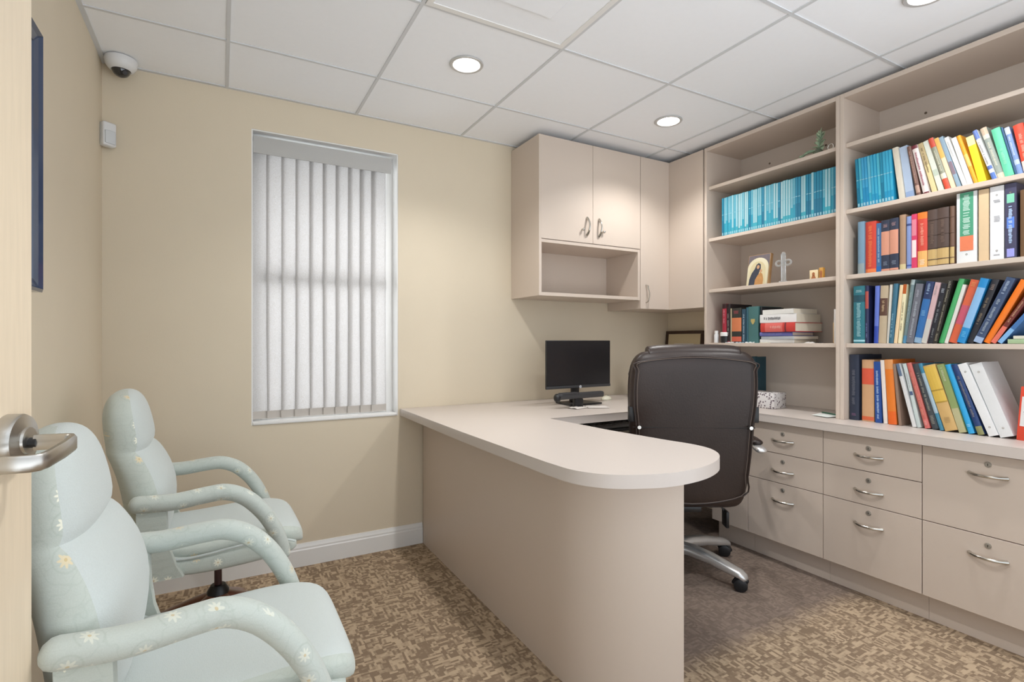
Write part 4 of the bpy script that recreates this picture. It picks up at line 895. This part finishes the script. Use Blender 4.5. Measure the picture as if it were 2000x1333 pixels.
def make_book(root, t, h, kind, col, bands, texts, side, depth=None, seed=0):
    rnd = random.Random(seed); D = depth or DEPTH[kind] * rnd.uniform(.94, 1.04); sp = spine_pts(t, kind, side)
    bt = {'h': .0024, 'l': .0026, 'p': .0008, 'b': .0032, 'j': .0005}[kind]; ya, yb_ = sp[0][1], sp[-1][1]; sg = 1 if ya > yb_ else -1
    outer = [(D, ya)] + sp + [(D, yb_)]
    inn = [(D, yb_ + sg * bt), (.004, yb_ + sg * bt), (.004, ya - sg * bt), (D, ya - sg * bt)]
    cov = cm(col, .35 if kind == 'b' else .5)
    MB().prism(outer + inn, 0, h).build('cover', cov, root, local=True, smooth=30)
    ins = .0035 if kind in 'hlb' else .0004
    if kind != 'b':
        MB().box(.0042, D - ins, min(ya - sg * bt, yb_ + sg * bt), max(ya - sg * bt, yb_ + sg * bt), ins, h - ins).build('pages', PAGES, root, local=True, smooth=0)
    else:
        MB().box(.03, D - .02, min(ya - sg * bt, yb_ + sg * bt) + .003, max(ya - sg * bt, yb_ + sg * bt) - .003, .006, h - .02).build('pages', PAPER, root, local=True, smooth=0)
        rb = MB()
        for zz in (.035, h - .035):
            M = Matrix.Translation((-.0012, (ya + yb_) / 2, zz)) @ Matrix.Rotation(R(90), 4, 'Y'); rb.lathe([(.0005, .0004), (.0032, .0), (.0036, -.0006)], M=M, seg=12)
        rb.build('rivet', NICKEL, root, local=True)
    if kind == 'l':
        for q in (.12, .32, .55, .82):
            P = [(x - .0008, y, q * h) for x, y in sp]; MB().tube(P, .0016, seg=6).build('raised_band', cov, root, local=True)
    lay = 0
    for z0, z1, c in bands:
        lay += 1; b = MB(); full = (z0 <= .001 or z1 >= .999) and kind != 'b'
        z1, z0 = max(z0, z1), min(z0, z1)
        m = .0 if full or kind in 'hl' else .08
        if kind == 'b': m = .17
        spine_patch(b, sp, z0 * h + (.0002 if z0 <= 0 else 0), z1 * h - (.0002 if z1 >= 1 else 0), m, 1 - m, .0003 + .0002 * lay); b.build('spine_band', cm(c), root, local=True, smooth=0)
    for z0, z1, c in texts:
        b = MB(); z = z0 * h; H = z1 * h; wide = (z1 - z0) > .13; w0, w1 = (.30, .68) if wide else (.22, .78)
        if wide:      # a title running along the spine
            while z < H:
                g = rnd.uniform(.0026, .0052); a = w0 + rnd.uniform(0, .08); c_ = w1 - rnd.uniform(0, .10)
                if rnd.random() > .12: spine_patch(b, sp, z, min(z + g, H), a, c_, .0015)
                z += g + rnd.uniform(.0008, .0018)
        else:         # short lines across the spine
            while z < H:
                g = min(.0035, H - z); spine_patch(b, sp, z, z + g, w0 + rnd.uniform(0, .1), w1 - rnd.uniform(0, .1), .0015); z += .0062
        b.build('spine_lettering', cm(blend(c, bands and [q for q in bands if q[0] <= (z0 + z1) / 2 <= q[1]][-1:] and [q for q in bands if q[0] <= (z0 + z1) / 2 <= q[1]][-1][2] or col), .5, 0), root, local=True, smooth=0)
BOOKN = 0
GRP = {'A': 'books on the top right bookshelf', 'B': 'books on the second right bookshelf', 'C': 'books leaning right on the third right bookshelf', 'D': 'books standing on the worktop in the right bookcase'}
def is_binder(k, lb): return 'binder' in lb
for rk, (X, Z, rows) in BOOK_ROWS.items():
    side = 1 if rk == 'C' else -1
    for (y, t, h, lean, kind, col, bands, texts, lb) in rows:
        BOOKN += 1; rnd = random.Random(BOOKN); 
        if rk == 'D' and y > 1.40: y = 1.417
        nm, cat = ('ring_binder', 'binder') if 'binder' in lb and kind == 'b' else (('file_folder', 'folder') if lb.startswith('cream file folder') else ('book', 'book'))
        r = thing(nm, lb, cat, (X + rnd.uniform(-.004, .008), y, Z + .0006), 0, GRP[rk]); r.rotation_euler = (R(-lean), 0, 0)
        dp = None
        if rk == 'D' and nm == 'ring_binder': dp = .20 if y > .87 else .16
        hmax = {'A': .292, 'B': .288, 'C': .303, 'D': .335}[rk]
        make_book(r, t - .0006, min(h, hmax), kind, col, bands, texts, side, seed=BOOKN, depth=dp)
        if 'green and orange' in lb:     # orange block of the spine card
            b = MB(); sp = spine_pts(t - .0006, 'b', side); spine_patch(b, sp, .17 * h, .375 * h, .17, .83, .0012); b.build('spine_band', cm('e3805a'), r, local=True, smooth=0)
            b = MB(); spine_patch(b, sp, .385 * h, .98 * h, .17, .83, .0010); b.build('spine_band', cm('4f9c7b'), r, local=True, smooth=0)

# ---- runs of thin teal journals
def journal_mesh(name, t, h, base, pale, zb):
    b = MB(); sp = spine_pts(t, 'j', -1); outer = [(.185, 0)] + sp + [(.185, -t)]; b.prism(outer, 0, h, mi=0)
    spine_patch(b, sp, zb, h - .002, .12, .88, .0004, 1); spine_patch(b, sp, .006, .020, .2, .8, .0004, 2)
    spine_patch(b, sp, .55 * h, .565 * h, .1, .9, .0008, 2)
    b.box(.001, .184, -t + .0012, -.0012, h, h + .0003, mi=3)
    o = b.build(name, [cm(base), cm(pale), cm('8fc0cd'), PAGES], None, smooth=0); return o
def journal_run(y0, n, t, h, z, X, lean, label, group, pal, darks=()):
    protos = []
    for i in range(n):
        key = i % len(pal) if i not in darks else -1
        base, pale, zb = pal[(i * 7 + i // 3) % len(pal)] if i not in darks else ('12708f', '1f86a5', h * .4)
        if i < len(pal) * 2 or i in darks: o = journal_mesh('journal', t - .0006, h + random.uniform(-.002, .001), base, pale, zb); protos.append(o)
        else: o = random.choice(protos).copy(); COL.objects.link(o)
        o.location = (X + random.uniform(-.0015, .0025), y0 - i * t / math.cos(R(lean)), z + .0006); o.rotation_euler = (R(-lean), 0, 0)
        tag(o, label if i not in darks else 'darker ' + label, 'journal', group)
journal_run(2.150, 49, .01405, .231, 1.785, 2.648, 0, 'thin teal journal in the long packed run on the left bookcase', 'teal journals on the left bookcase',
            [('2b93ab', '8fbfca', .055), ('3aa3b5', '9cc4cc', .040), ('2f9bb2', '7fb6c4', .075), ('3398ae', 'a5c8cd', .03), ('2a96b0', '62aabd', .09)], darks=(0, 13, 19, 33, 37, 40))
journal_run(1.378, 12, .0130, .236, 1.785, 2.648, 3.0, 'thin bright teal journal at the left end of the top right bookshelf', 'teal journals on the right bookcase',
            [('1e8fb8', '3aa3c4', .05), ('2aa0bf', '62b6cf', .06), ('1b86b4', '3c9cc6', .09), ('2f9fbb', '4fb3ca', .04)], darks=(0,))

# ---- left bookcase, fourth shelf: upright books
def upright(y, t, h, kind, col, bands, texts, lb, X=2.652, z=1.1426, grp='books on the lowest shelf of the left bookcase', depth=None):
    global BOOKN
    BOOKN += 1; r = thing('book', lb, 'book', (X, y, z), 0, grp); make_book(r, t - .0005, h, kind, col, bands, texts, -1, seed=BOOKN, depth=depth)
    return r
upright(2.150, .030, .235, 'h', 'a32a3c', [(.88, 1, '2c1418')], [(.5, .85, 'e0b0b4')], 'crimson book at the far left of the lowest left shelf')
upright(2.119, .026, .232, 'h', '241a1c', [(.0, .05, '6a1e28')], [(.2, .75, 'c9c4bc')], 'black book with white lettering beside the crimson one')
upright(2.092, .008, .205, 'p', 'b8ab8c', [], [], 'thin beige booklet between the black book and the one with an orange label')
upright(2.083, .066, .205, 'h', '33332f', [(.33, .72, 'd07c52'), (.04, .18, 'c8604a')], [(.84, .92, 'd25560')], 'thick charcoal book with orange labels on the lowest left shelf')
upright(2.014, .026, .196, 'p', '2b4a5c', [], [(.05, .85, 'd9e4ea')], 'slim dark blue book with white lettering beside the thick teal one')
upright(1.986, .014, .205, 'h', '2a5664', [], [], 'narrow dark teal book left of the crest-spined one')
upright(1.971, .064, .208, 'h', '46706f', [], [], 'thick grey-green book with a gold crest on its spine')
b = MB(); cy0, cz0 = 1.939, 1.142 + .125
b.prism([(cy0 - .013, cz0 + .012), (cy0 + .013, cz0 + .012), (cy0 + .013, cz0 - .002), (cy0 + .006, cz0 - .014), (cy0, cz0 - .020), (cy0 - .006, cz0 - .014), (cy0 - .013, cz0 - .002)], 2.6468, 2.6476, axis='x')
crest_parent = [o for o in COL.objects if o.get('label', '').startswith('thick grey-green book')][0]
b.build('gold_crest', mat('gold_foil', 'b5a468', .4), crest_parent)
upright(1.906, .012, .204, 'h', '17181b', [], [], 'black book almost hidden behind the flat stack', X=2.665)

# flat stack
def flat_book(x, y0, y1, z, th, dx, kind, col, spine_texts, lb, rot=0.0, grp='books lying flat on the lowest left shelf', bands=()):
    """lies on its side, spine to the room; y0 is its right end"""
    global BOOKN
    BOOKN += 1; L = y1 - y0; r = thing('book', lb, 'book', (x, y1, z + .0004), rot, grp)
    # stand the generic book up and tip it over: local z (height) -> -y, thickness -> z
    M = Matrix(((1, 0, 0, 0), (0, 0, -1, 0), (0, 1, 0, th), (0, 0, 0, 1)))
    before = set(COL.objects); make_book(r, th - .0005, L, kind, col, bands, spine_texts, -1, depth=dx, seed=BOOKN)
    for o in list(COL.objects):
        if o not in before and o.type == 'MESH': o.data.transform(M)
    return r
flat_book(2.655, 1.705, 1.900, 1.1426, .020, .22, 'p', 'd8d8d4', [], 'pale grey flat book at the bottom of the stack on the left bookcase', .05)
flat_book(2.660, 1.700, 1.895, 1.1632, .016, .21, 'p', 'ccd2d6', [], 'light grey-blue flat book second from the bottom of the stack', -.03)
flat_book(2.650, 1.708, 1.896, 1.1798, .022, .20, 'h', '6f74b8', [(.1, .7, 'a4a8d8')], 'violet-blue flat book in the stack on the left bookcase', .02)
flat_book(2.640, 1.682, 1.884, 1.2024, .050, .24, 'h', 'c63f38', [(.30, .62, 'f0c0b4')], 'thick red flat book in the stack on the left bookcase', -.02, bands=[(.14, .66, 'dc6a62'), (.72, .76, '6a2a30')])
flat_book(2.638, 1.680, 1.888, 1.2530, .046, .23, 'p', 'e3e1de', [(.12, .6, '4c4c50')], 'thick white flat book near the top of the stack', .03)
flat_book(2.648, 1.694, 1.878, 1.2996, .026, .20, 'p', 'dedcd6', [], 'thin white flat book topping the stack', -.04)

# third right shelf: flat pair at the right end
flat_book(2.650, .600, .835, 1.1426, .0175, .19, 'p', '9fb790', [], 'pale green book lying flat at the right end of the third right shelf', 0, 'books lying flat on the right bookcase')
flat_book(2.655, .590, .820, 1.1606, .0125, .19, 'p', 'd6d2c0', [], 'cream book lying flat on the pale green one', 0, 'books lying flat on the right bookcase')

# teal book standing on the worktop and the patterned tissue box before it
r = upright(1.985, .060, .283, 'h', '1f4653', [], [(.22, .62, 'b8c4c0')], 'dark teal book standing on the worktop beside the patterned box', X=2.70, z=ZT + .0006, grp='book on the worktop in the left bookcase', depth=.10)
m = bpy.data.materials.new('speckled_card'); m.use_nodes = True; nb = NB(m); tcn = nb.n('ShaderNodeTexCoord'); vo = nb.n('ShaderNodeTexVoronoi'); vo.inputs['Scale'].default_value = 88; nb.lk(tcn.outputs['Object'], vo.inputs['Vector'])
f = nb.math('MULTIPLY', nb.math('SUBTRACT', .52, nb.math('ADD', vo.outputs['Distance'], nb.math('MULTIPLY', nb.noise(tcn.outputs['Object'], 40.0), .12))), 8.0, clamp=True)
sc = nb.n('ShaderNodeSeparateColor'); nb.lk(vo.outputs['Color'], sc.inputs[0])
nb.lk(nb.mixc(nb.math('MULTIPLY', f, nb.math('GREATER_THAN', sc.outputs[0], .45)), lin('d6d2d0'), lin('5f5058')), m.node_tree.nodes['Principled BSDF'].inputs['Base Color'])
t = thing('tissue_box', 'pale tissue box with a speckled grey pattern on the worktop behind the office chair', 'tissue box', (2.72, 1.945, ZT), R(4))
b = MB().box(-.060, .060, -.118, .118, .0006, .088, .002); b.build('carton', m, t, local=True)
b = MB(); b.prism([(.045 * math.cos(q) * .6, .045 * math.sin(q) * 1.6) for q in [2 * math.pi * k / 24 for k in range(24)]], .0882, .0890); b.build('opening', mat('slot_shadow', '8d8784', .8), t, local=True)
t2 = [o for o in COL.objects if o.get('label', '').startswith('dark teal book standing')][0]; t2.location.x = 2.795; t2.location.y = 2.09
# loose papers and pen at the divider
for i, (x, y, a, c, lb) in enumerate(((2.72, 1.56, .25, 'e8e8e4', 'white folded sheet on the worktop at the foot of the left bookcase'), (2.66, 1.525, -.2, 'dfe6e2', 'small pale slip of paper on the worktop beside the bookcase divider'))):
    o = MB().box(-.055, .055, -.045, .045, .0005, .0025, .0005, seg=1).build('paper_sheet', cm(c, .8), None, smooth=0); o.location = (x, y, ZT + .0003 + i * .003); o.rotation_euler = (0, 0, a); tag(o, lb, 'paper')
t = thing('pen', 'dark green pen on the papers beside the bookcase divider', 'pen', (2.70, 1.535, ZT + .0095), R(70))
MB().tube([(-.06, 0, 0), (.055, 0, 0)], .004, seg=10).build('barrel', mat('pen_green', '2e5a45', .3), t, local=True); MB().cyl((.055, 0, 0), (.068, 0, 0), .004, .0008, seg=10).build('tip', NICKEL, t, local=True)

# small clutter on the lowest left shelf
SZ = 1.1424
t = thing('pill_bottle', 'small white bottle with a white cap at the left end of the lowest left shelf', 'bottle', (2.655, 2.196, SZ))
MB().lathe([(.0005, 0), (.0125, 0), (.014, .002), (.014, .048), (.010, .056), (.0005, .056)], (2.655, 2.196, SZ), seg=24).build('body', PLAST, t); MB().cyl((2.655, 2.196, SZ + .056), (2.655, 2.196, SZ + .074), .0115, seg=24).build('cap', WHITE, t)
t = thing('ointment_jar', 'squat black jar with a white lid beside the small white bottle', 'jar', (2.66, 2.149, SZ))
MB().lathe([(.0005, .0), (.024, .0), (.027, .004), (.027, .040), (.0005, .041)], (2.632 + .03, 2.149 - .012, SZ), seg=28).build('body', BLACKP, t); MB().lathe([(.0005, .041), (.029, .041), (.029, .060), (.026, .064), (.0005, .064)], (2.662, 2.137, SZ), seg=28).build('lid', WHITE, t)
rnd = random.Random(3)
LB = ['white blister packet on the lowest left shelf, under the charcoal book', 'pale blue sachet on the lowest left shelf, before the teal book', 'white sachet on the lowest left shelf, left of the flat stack', 'cream paper slip on the lowest left shelf, before the flat stack', 'white crumpled wrapper on the lowest left shelf, right of the flat stack', 'tiny dark clip on the lowest left shelf near the divider']
# the upright books stand back a little, so the packets lie along the shelf edge
for i, (y, c, w_, d_, hh) in enumerate(((2.09, 'e6e8ea', .05, .016, .006), (2.02, 'c5dbe6', .045, .016, .005), (1.955, 'e8e8e6', .05, .015, .007), (1.86, 'e2dcc4', .06, .014, .004), (1.62, 'e4e2de', .04, .03, .007), (1.565, '4a4644', .02, .012, .007))):
    b = MB(); x = 2.641; N = 6; V = []
    xx = x if i < 4 else 2.665
    for k in range(N + 1):
        for q in (0, 1): V.append((xx - d_ / 2 + d_ * q, y - w_ / 2 + w_ * k / N, SZ + .0006 + hh * (.5 + .5 * math.sin(k * 2.1 + i)) * (.6 + .4 * q)))
    V += [(v[0], v[1], SZ + .0003) for v in V]; n_ = 2 * (N + 1)
    F = [(2 * k, 2 * k + 1, 2 * k + 3, 2 * k + 2) for k in range(N)] + [(n_ + 2 * k, n_ + 2 * k + 2, n_ + 2 * k + 3, n_ + 2 * k + 1) for k in range(N)] + [(2 * k, 2 * k + 2, n_ + 2 * k + 2, n_ + 2 * k) for k in range(N)] + [(2 * k + 1, n_ + 2 * k + 1, n_ + 2 * k + 3, 2 * k + 3) for k in range(N)] + [(0, n_, n_ + 1, 1), (2 * N, 2 * N + 1, n_ + 2 * N + 1, n_ + 2 * N)]
    o = b.faces(V, F).build('packet' if i < 5 else 'binder_clip', cm(c, .6), None, smooth=40); tag(o, LB[i], 'packet' if i < 5 else 'clip')
t = thing('booklet', 'thin white booklet standing at the right end of the lowest left shelf', 'booklet', (2.65, 1.478, SZ))
MB().box(2.638, 2.80, 1.4625, 1.483, SZ + .0003, SZ + .168, .001).build('cover', PAPER, t)
t = thing('wooden_plaque', 'small tan wooden block beside the white booklet', 'plaque', (2.655, 1.495, SZ))
MB().box(2.68, 2.70, 1.486, 1.512, SZ + .0003, SZ + .104, .002).build('block', mat('tan_wood', 'b99b72', .5, noise=.15, nscale=20), t)

# ---- third left shelf: arched icon, crystal cross, two little icons
SH = 1.4714
t = thing('arched_icon', 'wooden icon with a cream arch border round a veiled woman holding a child', 'icon', (2.69, 1.945, SH + .0037)); t.rotation_euler = (0, R(9), R(0))
W2, HH = .070, .182
arch = [(-W2, 0), (W2, 0), (W2, HH - .002), (-W2, HH - .002)]
MB().prism(arch, 0, .022, bev=.001, axis='x').build('wooden_board', mat('icon_wood', 'b08a5e', .5, noise=.2, nscale=15, stretch=(1, 8, 1)), t, local=True)
MB().prism([(-W2 + .003, .1), (W2 - .003, .1), (W2 - .003, HH - .005), (-W2 + .003, HH - .005)], -.0008, 0, axis='x').build('grey_ground', mat('icon_grey', '6d6469', .5, noise=.2, nscale=40), t, local=True)
def arch_pts(w, h0, top, n=14): return [(w, 0), (w, h0)] + [(w * math.cos(q), h0 + (top - h0) * math.sin(q)) for q in [math.pi * k / n for k in range(1, n)]] + [(-w, h0), (-w, 0)]
MB().prism(arch_pts(.066, .100, .160), -.006, 0, bev=.0015, axis='x').build('arch_border', mat('icon_cream', 'd8cfb0', .45), t, local=True)
MB().prism(arch_pts(.050, .085, .138), -.0068, -.006, axis='x').build('painted_field', mat('icon_ochre', 'cfc29a', .5, noise=.1, nscale=30), t, local=True)
MB().prism([(.050, 0), (.048, .035), (.036, .070), (.018, .095), (.010, .118), (-.004, .128), (-.018, .118), (-.020, .095), (-.008, .06), (.010, .03), (.012, 0)], -.0075, -.0068, axis='x').build('dark_veil', mat('icon_navy', '353a48', .5, noise=.3, nscale=60), t, local=True)
MB().prism([(.012, 0), (.010, .03), (-.006, .058), (-.020, .072), (-.034, .060), (-.042, .03), (-.040, 0)], -.0078, -.0068, axis='x').build('robe', mat('icon_gold', 'b98750', .5, noise=.3, nscale=50), t, local=True)
b = MB()
for yy, zz, r1, r2 in ((-.003, .104, .0085, .0115), (-.022, .080, .0075, .009)): b.prism([(yy + r1 * math.cos(q), zz + r2 * math.sin(q)) for q in [2 * math.pi * k / 16 for k in range(16)]], -.0085, -.0072, axis='x')
b.build('faces', mat('icon_skin', 'c79a72', .5), t, local=True)
t = thing('crystal_cross', 'clear glass cross with rounded arms standing beside the arched icon', 'cross', (2.68, 1.775, SH))
b = MB(); cyc = 0
b.box(-.010, .010, -.010, .010, .008, .158, .004, seg=3); b.box(-.017, .017, -.017, .017, .0003, .010, .003); b.sphere((0, 0, .158), .0105, seg=16)
b.build('upright', CRYSTAL, t, local=True, smooth=40)
for sy in (1, -1):
    MB().tube([(0, sy * (.026 + .018 * math.cos(q)), .108 + .0135 * math.sin(q)) for q in [2 * math.pi * k / 20 for k in range(20)]], .0062, seg=10, closed=True).build('arm', CRYSTAL, t, local=True, smooth=180)
for i, (y, w_, h_, c, lb) in enumerate(((1.600, .042, .048, 'e3cfa6', 'small cream icon block on the third left shelf, the wider of two'), (1.562, .020, .056, 'c59344', 'small golden icon block on the third left shelf, the narrower of two'))):
    t = thing('small_icon', lb, 'icon', (2.67, y, SH))
    MB().box(2.664, 2.684, y - w_ / 2, y + w_ / 2, SH + .0003, SH + h_, .0015).build('block', cm(c), t)
    b = MB(); n = 16; b.prism([(y + .007 * math.cos(q), SH + h_ * .55 + .010 * math.sin(q)) for q in [2 * math.pi * k / n for k in range(n)]], 2.6632, 2.664, axis='x'); b.prism([(y - .012 * (w_ / .042), SH + .004), (y + .012 * (w_ / .042), SH + .004), (y + .006, SH + h_ * .42), (y - .006, SH + h_ * .42)], 2.6632, 2.664, axis='x')
    b.build('painted_figure', mat('icon_red_brown', 'a4673f', .5), t)

# ---- top left shelf: little green plant ornament and a silver trinket
SP = 2.1054
LEAF = mat('pale_jade_leaf', '9db093', .45, noise=.25, nscale=60); STEM = mat('jade_stem', '7d947a', .5)
t = thing('plant_ornament', 'small pale green leafy ornament on the top shelf of the left bookcase', 'ornament', (2.68, 1.585, SP))
MB().lathe([(.0005, .0003), (.020, .0005), (.024, .012), (.018, .030), (.0005, .031)], seg=20).build('base', mat('ornament_base', '5c6452', .6), t, local=True)
MB().tube(catmull([(0, 0, .028), (-.004, -.006, .06), (0, -.012, .105)], 4), [.006] * 9, seg=8).tube(catmull([(0, .01, .026), (-.01, .05, .030), (-.014, .085, .010), (-.014, .105, .004)], 4), [.008] * 5 + [.006] * 4 + [.0035] * 4, seg=8).build('stem', STEM, t, local=True)
rnd = random.Random(11)
def leaf(b, base, d, L, w_, cup=.25):
    base = Vector(base); d = Vector(d).normalized(); s1 = d.orthogonal().normalized(); s1 = (Matrix.Rotation(rnd.uniform(0, 6.28), 4, d) @ s1); s2 = d.cross(s1); rings = []
    for u, ww in ((0, .15), (.2, .7), (.45, 1.0), (.7, .8), (.9, .4), (1.0, .05)):
        c = base + d * (u * L) + s2 * (cup * L * u * u); g = [c + s1 * (math.cos(q) * w_ * ww) + s2 * (math.sin(q) * .0022 * (ww + .1)) for q in [2 * math.pi * k / 8 for k in range(8)]]; rings.append(g)
    b.loft(rings)
for i in range(26):
    z = .022 + .085 * (i / 25); a = i * 2.4; el = .15 + .9 * (i / 25); b = MB()
    leaf(b, (0, -.004 - .01 * i / 25, z), (math.cos(a) * math.cos(el), math.sin(a) * math.cos(el), math.sin(el)), rnd.uniform(.026, .038), rnd.uniform(.007, .011)); b.build('leaf', LEAF, t, local=True, smooth=180)
for i in range(5):
    b = MB(); leaf(b, (-.012, .045 + .013 * i, .026 - .005 * i), (rnd.uniform(-.6, .2), .8, rnd.uniform(-.1, .5)), .022, .006); b.build('leaf', LEAF, t, local=True, smooth=180)
t = thing('silver_trinket', 'tiny silver ring-shaped trinket beside the green ornament', 'trinket', (2.66, 1.51, SP))
MB().tube([(.0, .014 * math.cos(q), .018 + .014 * math.sin(q)) for q in [2 * math.pi * k / 20 for k in range(20)]], .0035, seg=8, closed=True).build('ring', NICKEL, t, local=True, smooth=180); MB().box(-.010, .010, -.014, .014, .0003, .006, .002).build('foot', NICKEL, t, local=True)

# red carton at the right end of the worktop row
t = thing('medicine_carton', 'red carton with a white printed label at the right edge of the worktop row', 'carton', (2.66, .8135, ZT + .0006)); t.rotation_euler = (R(4), 0, 0)
MB().box(0, .11, -.062, 0, 0, .205, .0015).build('box', cm('d9482f'), t, local=True)
MB().box(-.0006, 0, -.055, -.006, .055, .168).build('label', cm('dcdad8', .6), t, local=True, smooth=0)
b = MB(); rnd = random.Random(5)
for k in range(11): b.box(-.0012, -.0006, -.050 + rnd.uniform(0, .004), -.012 - rnd.uniform(0, .016), .066 + k * .0085, .069 + k * .0085)
b.build('label_lines', cm('9aa2a4', .6), t, local=True, smooth=0)
MB().cyl((.03, -.03, .205), (.03, -.03, .217), .010, seg=14).build('cap', BLACKP, t, local=True)
